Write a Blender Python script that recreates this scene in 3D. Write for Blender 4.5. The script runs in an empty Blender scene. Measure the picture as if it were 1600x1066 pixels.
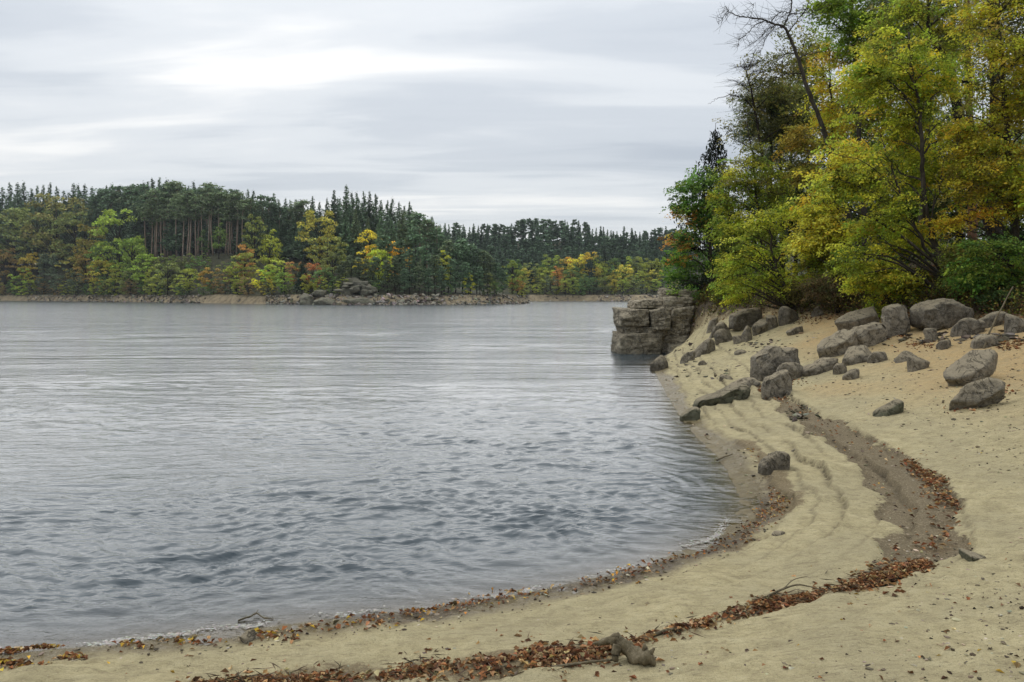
import bpy, bmesh, math, random
import numpy as np
from mathutils import Vector, noise as mnoise

rng = np.random.default_rng(7)
random.seed(7)
SC = bpy.context.scene
COL = SC.collection

# ------------------------------------------------------------------ camera, sky, sun
CAM_H, F, HY = 3.0, 1250.0, 462.0            # eye height above the water, focal length in photo pixels, horizon row
cd = bpy.data.cameras.new('camera'); cam = bpy.data.objects.new('camera', cd); COL.objects.link(cam)
cam.location = (0, 0, CAM_H); cam.rotation_euler = (math.radians(90), 0, 0)
cd.sensor_width = 36.0; cd.lens = 36.0 * F / 1600.0
cd.shift_y = -(533.0 - HY) / 1600.0
cd.clip_start = 0.1; cd.clip_end = 5000
SC.camera = cam

SUN_EL, SUN_AZ = math.radians(48), math.radians(-18)      # azimuth from +Y towards +X
SC.view_settings.view_transform = 'Standard'; SC.view_settings.look = 'None'
SC.view_settings.exposure = 0.72; SC.view_settings.gamma = 1.0
SC.render.engine = 'CYCLES'
cy = SC.cycles
cy.max_bounces = 6; cy.diffuse_bounces = 3; cy.glossy_bounces = 3; cy.transmission_bounces = 4; cy.transparent_max_bounces = 6
cy.use_denoising = True; cy.caustics_reflective = False; cy.caustics_refractive = False
try:
    cy.denoising_input_passes = 'RGB_ALBEDO_NORMAL'; cy.denoising_prefilter = 'ACCURATE'
except Exception:
    pass

W = bpy.data.worlds.new("World"); SC.world = W; W.use_nodes = True
def build_world():
    nt = W.node_tree; N = nt.nodes; L = nt.links; N.clear()
    def n(t, **k):
        x = N.new(t)
        for a, b in k.items(): setattr(x, a, b)
        return x
    def math_(op, a, b=None, c=None, clamp=False):
        m = n('ShaderNodeMath', operation=op, use_clamp=clamp)
        for i, v in enumerate((a, b, c)):
            if v is None: continue
            if isinstance(v, (int, float)): m.inputs[i].default_value = v
            else: L.new(v, m.inputs[i])
        return m.outputs[0]
    out = n('ShaderNodeOutputWorld'); bg = n('ShaderNodeBackground')
    sky = n('ShaderNodeTexSky', sky_type='NISHITA'); sky.sun_disc = False
    sky.sun_elevation = SUN_EL; sky.sun_rotation = SUN_AZ
    tc = n('ShaderNodeTexCoord'); sep = n('ShaderNodeSeparateXYZ'); L.new(tc.outputs['Generated'], sep.inputs[0])
    zc = math_('MAXIMUM', sep.outputs[2], 0.0)
    den = math_('ADD', zc, 0.07)
    cx = math_('ADD', math_('DIVIDE', sep.outputs[0], den), .85); cyy = math_('ADD', math_('DIVIDE', sep.outputs[1], den), .35)
    def layer(sx, sy, rot, scale, det, rough, dist, off):
        cb = n('ShaderNodeCombineXYZ'); L.new(cx, cb.inputs[0]); L.new(cyy, cb.inputs[1])
        mp = n('ShaderNodeMapping'); L.new(cb.outputs[0], mp.inputs[0])
        mp.inputs['Rotation'].default_value = (0, 0, rot); mp.inputs['Scale'].default_value = (sx, sy, 1)
        mp.inputs['Location'].default_value = (off + 43.8, off * .7 - 18.6, 0)
        t = n('ShaderNodeTexNoise'); L.new(mp.outputs[0], t.inputs['Vector'])
        t.inputs['Scale'].default_value = scale; t.inputs['Detail'].default_value = det
        t.inputs['Roughness'].default_value = rough; t.inputs['Distortion'].default_value = dist
        return t.outputs['Fac']
    a = layer(.55, 1.1, .25, .75, 6, .5, .5, 3.1)
    b = layer(.35, 1.3, -.12, 1.7, 7, .55, .8, 9.4)
    c = layer(.8, 1.2, .1, .28, 3, .5, .2, 1.7)
    v = math_('ADD', math_('ADD', math_('MULTIPLY', a, .45), math_('MULTIPLY', b, .3)), math_('MULTIPLY', c, .35))
    # veiled sun: the cloud sheet is thinner and brighter around the sun
    gd = Vector((math.sin(math.radians(-15.5)), math.cos(math.radians(-15.5)), math.tan(math.radians(15.0)))).normalized()
    dp = n('ShaderNodeVectorMath', operation='DOT_PRODUCT'); L.new(tc.outputs['Generated'], dp.inputs[0]); dp.inputs[1].default_value = gd
    glow = math_('POWER', math_('MAXIMUM', dp.outputs['Value'], 0.0), 14.0)
    v2 = math_('ADD', v, math_('MULTIPLY', glow, .06))
    ramp = n('ShaderNodeValToRGB'); L.new(v2, ramp.inputs[0])
    cr = ramp.color_ramp; cr.interpolation = 'EASE'
    cr.elements[0].position = .40; cr.elements[0].color = (.545, .595, .665, 1)
    cr.elements[1].position = .70; cr.elements[1].color = (1.06, 1.06, 1.05, 1)
    e = cr.elements.new(.53); e.color = (.69, .735, .79, 1)
    e = cr.elements.new(.61); e.color = (.83, .865, .90, 1)
    skm = n('ShaderNodeMix', data_type='RGBA'); skm.inputs[0].default_value = .95
    L.new(sky.outputs[0], skm.inputs[6])
    cl = n('ShaderNodeVectorMath', operation='SCALE'); L.new(ramp.outputs[0], cl.inputs[0]); cl.inputs[3].default_value = CLOUD / .1
    cl2 = n('ShaderNodeVectorMath', operation='SCALE'); L.new(cl.outputs[0], cl2.inputs[0]); L.new(math_('ADD', math_('MULTIPLY', zc, .8), .93), cl2.inputs[3])
    L.new(cl2.outputs[0], skm.inputs[7])
    L.new(skm.outputs[2], bg.inputs['Color']); bg.inputs['Strength'].default_value = .1
    L.new(bg.outputs[0], out.inputs['Surface'])
CLOUD = 0.525
build_world()

sl = bpy.data.lights.new('sun', 'SUN'); sl.energy = 1.25; sl.angle = math.radians(95); sl.color = (1, .97, .92)
so = bpy.data.objects.new('sun', sl); COL.objects.link(so)
sd = Vector((math.sin(SUN_AZ) * math.cos(SUN_EL), math.cos(SUN_AZ) * math.cos(SUN_EL), math.sin(SUN_EL)))
so.rotation_euler = (-sd).to_track_quat('-Z', 'Y').to_euler()

# ------------------------------------------------------------------ helpers
def tag(o, label=None, cat=None, group=None, kind=None):
    for k, v in (('label', label), ('category', cat), ('group', group), ('kind', kind)):
        if v: o[k] = v
    return o

def link(name, me, mat=None, parent=None):
    o = bpy.data.objects.new(name, me)
    if mat is not None and not me.materials: me.materials.append(mat)
    COL.objects.link(o)
    if parent is not None: o.parent = parent
    return o

def empty(name, loc=(0, 0, 0), rz=0):
    o = bpy.data.objects.new(name, None); COL.objects.link(o); o.location = loc; o.rotation_euler = (0, 0, rz)
    o.empty_display_size = .3
    return o

def np_mesh(name, V, faces, smooth=False, col=None, attrs=None):
    """faces: list of (M,k) int arrays."""
    me = bpy.data.meshes.new(name)
    V = np.ascontiguousarray(V, dtype=np.float32)
    faces = [np.asarray(f, dtype=np.int32) for f in faces if len(f)]
    nl = sum(f.size for f in faces); nf = sum(len(f) for f in faces)
    me.vertices.add(len(V)); me.vertices.foreach_set('co', V.ravel())
    me.loops.add(nl); me.loops.foreach_set('vertex_index', np.concatenate([f.ravel() for f in faces]))
    me.polygons.add(nf)
    tot = np.concatenate([np.full(len(f), f.shape[1], np.int32) for f in faces])
    st = np.concatenate([[0], np.cumsum(tot)[:-1]]).astype(np.int32)
    me.polygons.foreach_set('loop_start', st)
    if smooth: me.polygons.foreach_set('use_smooth', np.ones(nf, bool))
    else: me.polygons.foreach_set('use_smooth', np.zeros(nf, bool))
    if col is not None:
        a = me.color_attributes.new('tint', 'FLOAT_COLOR', 'POINT')
        c = np.ones((len(V), 4), np.float32); c[:, :3] = col
        a.data.foreach_set('color', c.ravel())
    for k, v in (attrs or {}).items():
        a = me.attributes.new(k, 'FLOAT', 'POINT'); a.data.foreach_set('value', np.ascontiguousarray(v, np.float32))
    me.update(calc_edges=True); me.validate(verbose=False)
    return me

class Bag:
    """collects geometry for one mesh"""
    def __init__(s): s.V = []; s.F = {}; s.n = 0; s.C = []
    def add(s, V, Fs, col=None):
        V = np.asarray(V, float); s.V.append(V)
        for f in (Fs if isinstance(Fs, list) else [Fs]):
            f = np.asarray(f); s.F.setdefault(f.shape[1], []).append(f + s.n)
        s.n += len(V)
        if col is not None: s.C.append(np.broadcast_to(np.asarray(col, float), (len(V), 3)))
    def mesh(s, name, smooth=False):
        return np_mesh(name, np.concatenate(s.V), [np.concatenate(v) for v in s.F.values()], smooth, np.concatenate(s.C) if s.C else None)

def _hash(ix, iy, iz, seed):
    h = (ix.astype(np.int64) * 374761393 + iy.astype(np.int64) * 668265263 + iz.astype(np.int64) * 2147483647 + seed * 974634777) & 0xffffffff
    h = ((h ^ (h >> 13)) * 1274126177) & 0xffffffff
    h = ((h ^ (h >> 16)) * 2246822519) & 0xffffffff
    return ((h ^ (h >> 15)) & 0xffff) / 65535.0 * 2 - 1

def vnoise(x, y, z=None, seed=0):
    x = np.asarray(x, float); y = np.asarray(y, float); z = np.zeros_like(x) if z is None else np.asarray(z, float)
    x0 = np.floor(x); y0 = np.floor(y); z0 = np.floor(z)
    fx = x - x0; fy = y - y0; fz = z - z0
    u = fx * fx * fx * (fx * (fx * 6 - 15) + 10); v = fy * fy * fy * (fy * (fy * 6 - 15) + 10); w = fz * fz * fz * (fz * (fz * 6 - 15) + 10)
    r = 0
    for dx in (0, 1):
        for dy in (0, 1):
            for dz in (0, 1):
                r = r + (u if dx else 1 - u) * (v if dy else 1 - v) * (w if dz else 1 - w) * _hash(x0 + dx, y0 + dy, z0 + dz, seed)
    return r

def fbm(x, y, z=None, seed=0, octv=4, gain=.5):
    a, f, r = 1.0, 1.0, 0
    for i in range(octv):
        r = r + a * vnoise(np.asarray(x) * f + 13.7 * i, np.asarray(y) * f - 7.3 * i, None if z is None else np.asarray(z) * f + 3.1 * i, seed + i)
        a *= gain; f *= 2.03
    return r

def ss(t):
    t = np.clip(t, 0, 1); return t * t * (3 - 2 * t)

def seg_dist(px, py, poly):
    """distance to an open polyline and the arclength parameter (in vertex units) of the nearest point"""
    best = np.full(px.shape, 1e9); par = np.zeros(px.shape)
    for i in range(len(poly) - 1):
        ax, ay = poly[i]; bx, by = poly[i + 1]
        dx, dy = bx - ax, by - ay
        t = np.clip(((px - ax) * dx + (py - ay) * dy) / (dx * dx + dy * dy + 1e-12), 0, 1)
        d = np.hypot(px - ax - t * dx, py - ay - t * dy)
        m = d < best; best = np.where(m, d, best); par = np.where(m, i + t, par)
    return best, par

def inside(px, py, poly):
    c = np.zeros(px.shape, bool); n = len(poly)
    for i in range(n):
        ax, ay = poly[i]; bx, by = poly[(i + 1) % n]
        if ay == by: continue
        cond = ((ay > py) != (by > py)) & (px < (bx - ax) * (py - ay) / (by - ay) + ax)
        c ^= cond
    return c

def smooth_poly(p, n=6):
    """Catmull-Rom through the points"""
    p = [np.array(q, float) for q in p]; p = [2 * p[0] - p[1]] + p + [2 * p[-1] - p[-2]]
    out = []
    for i in range(1, len(p) - 2):
        for k in range(n):
            t = k / n
            out.append(.5 * (2 * p[i] + (p[i + 1] - p[i - 1]) * t + (2 * p[i - 1] - 5 * p[i] + 4 * p[i + 1] - p[i + 2]) * t * t + (3 * p[i] - p[i - 1] - 3 * p[i + 1] + p[i + 2]) * t ** 3))
    out.append(p[-2]); return np.array(out)

def P(px, py, d):
    """a point of the photograph at distance d in front of the eye"""
    return np.array(((px - 800) / F * d, d, CAM_H + (HY - py) / F * d))

# ------------------------------------------------------------------ near terrain (in plan)
def wl(px, py):
    d = CAM_H * F / (py - HY); return ((px - 800) / F * d, d)
SHORE = smooth_poly([(-100, -14), (-30, 1.5), (-12, 5.2), wl(0, 1022), wl(200, 1002), wl(400, 980), wl(600, 958), wl(800, 930), wl(985, 890), wl(1060, 862), wl(1115, 838), wl(1148, 805), wl(1155, 775),
                     wl(1122, 715), wl(1087, 682), wl(1056, 640), wl(1030, 595), wl(1020, 572), (6.4, 36), (7.0, 38), (7.9, 40), (8.8, 41.5), (9.1, 44), (9.8, 48), (12.2, 54), (19.5, 64), (42, 78), (120, 104), (420, 160)], 4)
BANK = smooth_poly([(-100, -27), (-30, -13), (-5, -10), (7, -6), (14, 1), (16.3, 9), (15.8, 16), (14.6, 22.5), (13.5, 27.5), (12.3, 33.5), (10.9, 37.5), (10.0, 40.5), (9.7, 42.5), (10.0, 45), (10.8, 48.5), (13.2, 53.4), (20.3, 62.6), (43, 76.5), (120.5, 102), (420, 158)], 4)
BIG = 600
LAND_POLY = [tuple(q) for q in SHORE] + [(BIG, 160), (BIG, -BIG), (-BIG, -BIG), (-BIG, -60)]
BACK_POLY = [tuple(q) for q in BANK] + [(BIG, 158), (BIG, -BIG), (-BIG, -BIG), (-BIG, -73)]

def ground_info(x, y):
    x = np.asarray(x, float); y = np.asarray(y, float)
    ds, _ = seg_dist(x, y, SHORE); db, _ = seg_dist(x, y, BANK)
    s = np.where(inside(x, y, LAND_POLY), ds, -ds)
    b = np.where(inside(x, y, BACK_POLY), db, -db)       # > 0 behind the bank's foot
    return s, b

def base_h(s, b):
    sp = np.maximum(s, 0)
    t = np.clip(sp / (sp + np.maximum(-b, 0) + 1e-6), 0, 1)
    z = 2.4 * t ** 1.12
    bb = np.maximum(b, 0)
    z = z + np.where(b > 0, .75 * ss(bb / 1.6) + .13 * np.minimum(bb, 60), 0)
    z = np.where(s < 0, -np.minimum(.13 * -s, 2.5), z)
    return z

def ground_z(x, y):
    s, b = ground_info(np.atleast_1d(x), np.atleast_1d(y)); return base_h(s, b)

def cast(px, py):
    """where the ray through a photo pixel meets the beach"""
    px = np.atleast_1d(np.asarray(px, float)); py = np.atleast_1d(np.asarray(py, float))
    ds = np.concatenate([np.arange(4, 20, .04), np.arange(20, 75, .15)])
    X = (px[:, None] - 800) / F * ds; Y = np.broadcast_to(ds, X.shape); Z = CAM_H + (HY - py[:, None]) / F * ds
    s, b = ground_info(X.ravel(), Y.ravel()); g = np.maximum(base_h(s, b), 0).reshape(X.shape)
    hit = Z <= g
    k = np.where(hit.any(1), hit.argmax(1), len(ds) - 1)
    d = ds[k]
    return np.stack([(px - 800) / F * d, d, g[np.arange(len(px)), k]], 1)

def path_cast(pts, n=5):
    """photo polyline with a half width in metres per point -> plan polyline and its widths"""
    pp = smooth_poly(pts, n); q = cast(pp[:, 0], pp[:, 1]); return q[:, :2], pp[:, 2]

MUD = path_cast([(1180, 603, .08), (1215, 622, .18), (1262, 650, .27), (1320, 688, .36), (1385, 730, .46), (1432, 775, .48), (1446, 820, .44), (1424, 862, .34), (1375, 902, .14), (1340, 917, .05)])
LITTER = path_cast([(300, 1072, .12), (420, 1064, .16), (600, 1054, .22), (760, 1044, .26), (900, 1026, .21), (1000, 1004, .15), (1100, 978, .15), (1200, 950, .17), (1300, 926, .14), (1380, 904, .13), (1450, 880, .1)])
LITTER_MUD = path_cast([(1450, 850, .12), (1470, 820, .2), (1488, 790, .16), (1455, 750, .12), (1420, 720, .08)])
DRIFT = path_cast([(520, 974, .08), (640, 961, .12), (760, 940, .14), (880, 920, .16), (1000, 895, .16), (1100, 864, .17), (1170, 832, .2), (1212, 798, .2), (1222, 765, .18), (1200, 722, .12), (1160, 690, .06)])

def mask_path(x, y, pw, soft):
    d, par = seg_dist(x, y, pw[0]); w = np.interp(par, np.arange(len(pw[1])), pw[1])
    d = d + .16 * fbm(x * 1.3, y * 1.3, seed=17, octv=3) + .05 * fbm(x * 6, y * 6, seed=19, octv=2)
    return d, w, 1 - ss((d - w) / soft + .5)

# --- materials toolkit
def new_mat(name):
    m = bpy.data.materials.new(name); m.use_nodes = True
    nt = m.node_tree; nt.nodes.clear()
    return m, NT(nt)
class NT:
    def __init__(s, nt): s.nt = nt; s.N = nt.nodes; s.L = nt.links
    def n(s, t, **k):
        x = s.N.new(t)
        for a, b in k.items(): setattr(x, a, b)
        return x
    def put(s, sock, v):
        if v is None: return
        if hasattr(v, 'is_output'): s.L.new(v, sock)
        else: sock.default_value = v
    def math(s, op, a, b=None, clamp=False):
        m = s.n('ShaderNodeMath', operation=op, use_clamp=clamp); s.put(m.inputs[0], a); s.put(m.inputs[1], b); return m.outputs[0]
    def mix(s, f, a, b, blend='MIX'):
        m = s.n('ShaderNodeMix', data_type='RGBA', blend_type=blend); s.put(m.inputs[0], f); s.put(m.inputs[6], a); s.put(m.inputs[7], b); return m.outputs[2]
    def noise(s, scale, det=4, rough=.55, vec=None, dist=0, out='Fac'):
        t = s.n('ShaderNodeTexNoise'); t.inputs['Scale'].default_value = scale; t.inputs['Detail'].default_value = det
        t.inputs['Roughness'].default_value = rough; t.inputs['Distortion'].default_value = dist
        if vec is not None: s.L.new(vec, t.inputs['Vector'])
        return t.outputs[out]
    def vor(s, scale, vec=None, feature='F1', out='Distance'):
        t = s.n('ShaderNodeTexVoronoi', feature=feature); t.inputs['Scale'].default_value = scale
        if vec is not None: s.L.new(vec, t.inputs['Vector'])
        return t.outputs[out]
    def ramp(s, f, stops, interp='LINEAR'):
        r = s.n('ShaderNodeValToRGB'); s.put(r.inputs[0], f); cr = r.color_ramp; cr.interpolation = interp
        for i, (p, c) in enumerate(stops):
            e = cr.elements[i] if i < 2 else cr.elements.new(p)
            e.position = p; e.color = (c, c, c, 1) if isinstance(c, (int, float)) else (*c, 1)
        return r.outputs[0]
    def attr(s, name, out='Fac'): 
        a = s.n('ShaderNodeAttribute'); a.attribute_name = name; return a.outputs[out]
    def obj(s): return s.n('ShaderNodeTexCoord').outputs['Object']
    def geo(s, out='Position'): return s.n('ShaderNodeNewGeometry').outputs[out]
    def mapping(s, vec, scale=(1, 1, 1), rot=(0, 0, 0)):
        m = s.n('ShaderNodeMapping'); s.L.new(vec, m.inputs[0]); m.inputs['Scale'].default_value = scale; m.inputs['Rotation'].default_value = rot; return m.outputs[0]
    def bump(s, h, strength, dist=.02, normal=None):
        b = s.n('ShaderNodeBump'); s.L.new(h, b.inputs['Height']); b.inputs['Strength'].default_value = strength; b.inputs['Distance'].default_value = dist
        if normal is not None: s.L.new(normal, b.inputs['Normal'])
        return b.outputs[0]
    def bsdf(s, color, rough=.9, normal=None, spec=.3):
        b = s.n('ShaderNodeBsdfPrincipled'); s.put(b.inputs['Base Color'], color); s.put(b.inputs['Roughness'], rough)
        b.inputs['Specular IOR Level'].default_value = spec
        if normal is not None: s.L.new(normal, b.inputs['Normal'])
        return b
    def out(s, sh):
        o = s.n('ShaderNodeOutputMaterial'); s.L.new(sh, o.inputs['Surface'])

# --- beach
def mat_beach():
    m, t = new_mat('beach_sand')
    pos = t.geo()
    big = t.noise(.9, 5, .6, pos); med = t.noise(5, 5, .65, pos); fine = t.noise(38, 4, .7, pos); grain = t.noise(160, 3, .7, pos)
    sand = t.ramp(med, [(.28, (.36, .30, .165)), (.5, (.53, .45, .25)), (.72, (.62, .54, .315))])
    sand = t.mix(t.ramp(big, [(.42, 0.0), (.62, .55)]), sand, (.40, .345, .205, 1))
    och = t.math('MULTIPLY', t.attr('ochre'), t.ramp(med, [(.3, .5), (.6, 1.0)]))
    sand = t.mix(och, sand, (.54, .37, .17, 1))
    # wet, mud, leaf-stained, forest earth
    mudn = t.math('ADD', t.attr('mud'), t.math('MULTIPLY', t.math('SUBTRACT', t.noise(7, 6, .75, pos), .5), 1.6))
    mudf = t.ramp(mudn, [(.4, 0.0), (.6, .92)])
    mudc = t.ramp(fine, [(.3, (.08, .062, .038)), (.5, (.185, .14, .082)), (.7, (.31, .245, .15))])
    c = t.mix(mudf, sand, mudc)
    dirn = t.math('ADD', t.attr('debris'), t.math('MULTIPLY', t.math('SUBTRACT', t.noise(9, 6, .75, pos), .5), 1.4))
    c = t.mix(t.ramp(dirn, [(.45, 0.0), (.75, .8)]), c, t.ramp(fine, [(.3, (.09, .06, .03)), (.65, (.24, .17, .09))]))
    wet = t.math('ADD', t.attr('wet'), t.math('MULTIPLY', t.math('SUBTRACT', t.noise(3, 5, .6, pos), .5), .5))
    wetf = t.ramp(wet, [(.3, 0.0), (.7, 1.0)])
    c = t.mix(wetf, c, t.mix(1.0, c, (.40, .36, .30, 1), 'MULTIPLY'))
    earth = t.ramp(t.noise(3.5, 6, .7, pos), [(.3, (.022, .017, .011)), (.55, (.06, .042, .025)), (.72, (.12, .07, .03))])
    c = t.mix(t.ramp(t.math('ADD', t.attr('earth'), t.math('MULTIPLY', t.math('SUBTRACT', t.noise(2.2, 6, .75, pos), .5), .9)), [(.4, 0.0), (.6, 1.0)]), c, earth)
    # grains: dark fragments and pale grit
    c = t.mix(t.ramp(grain, [(.30, .75), (.46, 0.0)]), c, (.15, .12, .07, 1))
    c = t.mix(t.ramp(fine, [(.30, .55), (.45, 0.0)]), c, (.24, .195, .11, 1))
    c = t.mix(t.ramp(fine, [(.58, 0.0), (.72, .5)]), c, (.66, .58, .37, 1))
    c = t.mix(t.math('MULTIPLY', t.attr('scarp_shade'), t.ramp(t.noise(6, 4, .7, pos), [(.35, .2), (.55, 1.0)])), c, (.09, .07, .04, 1))  # shade of the terrace steps painted as a thin dark line in debris colour
    v = t.vor(34, pos); c = t.mix(t.ramp(v, [(.06, .75), (.13, 0.0)]), c, t.ramp(t.noise(21, 2, .5, pos), [(.4, (.05, .04, .025)), (.52, (.2, .16, .1)), (.62, (.62, .58, .48))]))
    v2 = t.vor(13, pos); c = t.mix(t.ramp(v2, [(.05, .8), (.085, 0.0)]), c, t.ramp(t.noise(9, 2, .5, pos), [(.42, (.05, .038, .025)), (.6, (.25, .2, .13))]))
    streak = t.noise(6, 5, .7, t.mapping(pos, (1.0, 3.5, 1), (0, 0, .35)))
    c = t.mix(t.ramp(streak, [(.33, .6), (.47, 0.0)]), c, (.24, .195, .115, 1))
    h = t.math('ADD', t.math('MULTIPLY', med, .9), t.math('ADD', t.math('MULTIPLY', fine, .5), t.math('MULTIPLY', grain, .16)))
    h = t.math('ADD', h, t.math('MULTIPLY', streak, .6))
    nb = t.bump(h, 1.0, .07)
    rough = t.ramp(wetf, [(0, .95), (.8, .5), (1, .28)])
    b = t.bsdf(c, rough, nb, .3)
    t.out(b.outputs[0]); return m

def axis(stops):
    """stops: (from, to, step)"""
    a = [np.arange(f, g, st) for f, g, st in stops]; return np.concatenate(a)

def build_beach():
    xs = axis([(-160, -40, 8), (-40, -8, .8), (-8, -5, .1), (-5, 9, .04), (9, 18, .06), (18, 30, .4), (30, 80, 2.5), (80, 421, 20)])
    ys = axis([(-90, -20, 6), (-20, 3, .5), (3, 4.4, .1), (4.4, 14, .035), (14, 26, .06), (26, 46, .11), (46, 70, .5), (70, 171, 5)])
    X, Y = np.meshgrid(xs, ys); x = X.ravel(); y = Y.ravel()
    s, b = ground_info(x, y); z = base_h(s, b)
    dm, wm, mud = mask_path(x, y, MUD, .22)
    _, _, lit = mask_path(x, y, LITTER, .3); _, _, drift = mask_path(x, y, DRIFT, .3); _, _, lm = mask_path(x, y, LITTER_MUD, .3)
    near = ss((70 - np.hypot(x, y)) / 30)
    land = ss(s / .15)
    # relief: clods, hollows, and the little scarps that each lower water level has left along the shore
    r = .030 * fbm(x * 1.1, y * 1.1, seed=3, octv=3) + .014 * fbm(x * 4.5, y * 4.5, seed=9, octv=3) + .011 * fbm(x * 14, y * 14, seed=5, octv=2) * (.6 + .6 * vnoise(x * .9, y * .9, seed=6))
    sw = s + .10 * fbm(x * .8, y * .8, seed=21, octv=2) + .03 * fbm(x * 5, y * 5, seed=31, octv=2)
    t_ = np.zeros_like(s); scarp_shade = np.zeros_like(s)
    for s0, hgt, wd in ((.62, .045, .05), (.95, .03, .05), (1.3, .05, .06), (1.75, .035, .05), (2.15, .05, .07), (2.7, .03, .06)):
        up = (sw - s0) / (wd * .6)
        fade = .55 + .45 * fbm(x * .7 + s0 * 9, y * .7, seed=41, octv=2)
        tl = np.exp(-((sw - s0 + wd * .35) / .035) ** 2) * np.clip(fade, 0, 1.2); scarp_shade = np.maximum(scarp_shade, tl)
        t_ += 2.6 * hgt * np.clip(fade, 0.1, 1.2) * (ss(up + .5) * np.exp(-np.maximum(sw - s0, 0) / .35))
    zone = ss((y - 7) / 4)
    z = z + land * near * (r * (1 - .4 * mud) + t_ * (.35 + .65 * zone)) - .07 * mud * land
    wood = ss((b - .2) / 1.5)
    z = z + wood * near * (.16 * fbm(x * .9, y * .9, seed=55, octv=4))
    wet = 1 - ss((s - .05 - .12 * fbm(x * .9, y * .9, seed=61, octv=2)) / .75)
    wet = np.where(s < 0, 1, wet)
    bw = b + .55 * fbm(x * .7, y * .7, seed=111, octv=3) + .2 * fbm(x * 3, y * 3, seed=112, octv=2)
    ochre = ss((s - 3.2 + 1.2 * fbm(x * .4, y * .4, seed=71)) / 4) * ss((y - 10) / 9) * (1 - mud)
    deb = np.clip(.75 * drift + .8 * lit + .8 * lm, 0, 1) + .35 * np.exp(-((s - .45) / .25) ** 2) + .75 * ss((bw + 1.6) / 1.5)
    earth = ss((bw + .6) / 1.3)
    nx, ny = len(xs), len(ys)
    idx = np.arange(nx * ny).reshape(ny, nx)
    q = np.stack([idx[:-1, :-1], idx[:-1, 1:], idx[1:, 1:], idx[1:, :-1]], -1).reshape(-1, 4)
    keep = (s[q].max(1) > -14); q = q[keep]
    used = np.unique(q); mp = np.zeros(nx * ny, int); mp[used] = np.arange(len(used))
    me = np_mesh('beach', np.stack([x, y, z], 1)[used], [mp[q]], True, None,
                 {'mud': mud[used], 'wet': wet[used], 'ochre': ochre[used], 'debris': deb[used], 'earth': earth[used], 'scarp_shade': (scarp_shade * (.25 + .75 * ss((y - 7) / 4)) * near)[used]})
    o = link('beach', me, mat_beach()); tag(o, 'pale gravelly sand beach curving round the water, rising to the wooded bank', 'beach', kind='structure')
build_beach()

# --- lake bed and the water sheet
def mat_water():
    m, t = new_mat('lake_water')
    pos = t.geo()
    shallow = t.attr('shallow')
    far = t.attr('far')
    w1 = t.noise(6.5, 4, .62, t.mapping(pos, (.42, 1.5, 1), (0, 0, .10)), .4)
    w3 = t.noise(17, 3, .6, t.mapping(pos, (.5, 1.3, 1), (0, 0, -.1)), .3)
    w2 = t.noise(1.3, 5, .62, t.mapping(pos, (.40, 1.7, 1), (0, 0, .05)), .3)
    gust = t.ramp(t.noise(.10, 4, .6, t.mapping(pos, (.35, 1.2, 1), (0, 0, .06))), [(.35, .35), (.65, 1.25)])
    fine = t.math('ADD', t.math('MULTIPLY', t.attr('calm'), .9), .1)
    h = t.math('MULTIPLY', t.math('ADD', t.math('MULTIPLY', w1, .018), t.math('MULTIPLY', w3, .0035)), fine)
    h = t.math('ADD', h, t.math('MULTIPLY', t.math('MULTIPLY', w2, gust), t.math('ADD', t.math('MULTIPLY', far, .17), .05)))
    w6 = t.noise(.22, 4, .6, t.mapping(pos, (.30, 1.5, 1), (0, 0, .06)), .3)
    h = t.math('ADD', h, t.math('MULTIPLY', t.math('MULTIPLY', w6, far), 1.1))
    h = t.math('MULTIPLY', h, t.math('ADD', t.math('MULTIPLY', t.attr('calm'), .3), .7))
    nb = t.n('ShaderNodeBump'); t.L.new(h, nb.inputs['Height']); nb.inputs['Distance'].default_value = 1.0
    nb.inputs['Strength'].default_value = 1.0
    rough = t.math('SUBTRACT', .13, t.math('MULTIPLY', t.attr('calm'), .10))
    deep = t.bsdf((.046, .064, .076, 1), rough, nb.outputs[0], .5); deep.inputs['IOR'].default_value = 1.333
    tr = t.n('ShaderNodeBsdfTransparent'); tr.inputs[0].default_value = (.72, .68, .52, 1)
    gl = t.n('ShaderNodeBsdfGlossy'); t.L.new(rough, gl.inputs['Roughness']); gl.inputs['Color'].default_value = (1, 1, 1, 1); t.L.new(nb.outputs[0], gl.inputs['Normal'])
    fr = t.n('ShaderNodeFresnel'); fr.inputs['IOR'].default_value = 1.333
    thin = t.n('ShaderNodeMixShader'); t.L.new(t.math('MINIMUM', fr.outputs[0], .5), thin.inputs[0]); t.L.new(tr.outputs[0], thin.inputs[1]); t.L.new(gl.outputs[0], thin.inputs[2])
    mx2 = t.n('ShaderNodeMixShader'); t.L.new(shallow, mx2.inputs[0]); t.L.new(deep.outputs[0], mx2.inputs[1]); t.L.new(thin.outputs[0], mx2.inputs[2])
    t.out(mx2.outputs[0]); return m

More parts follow.
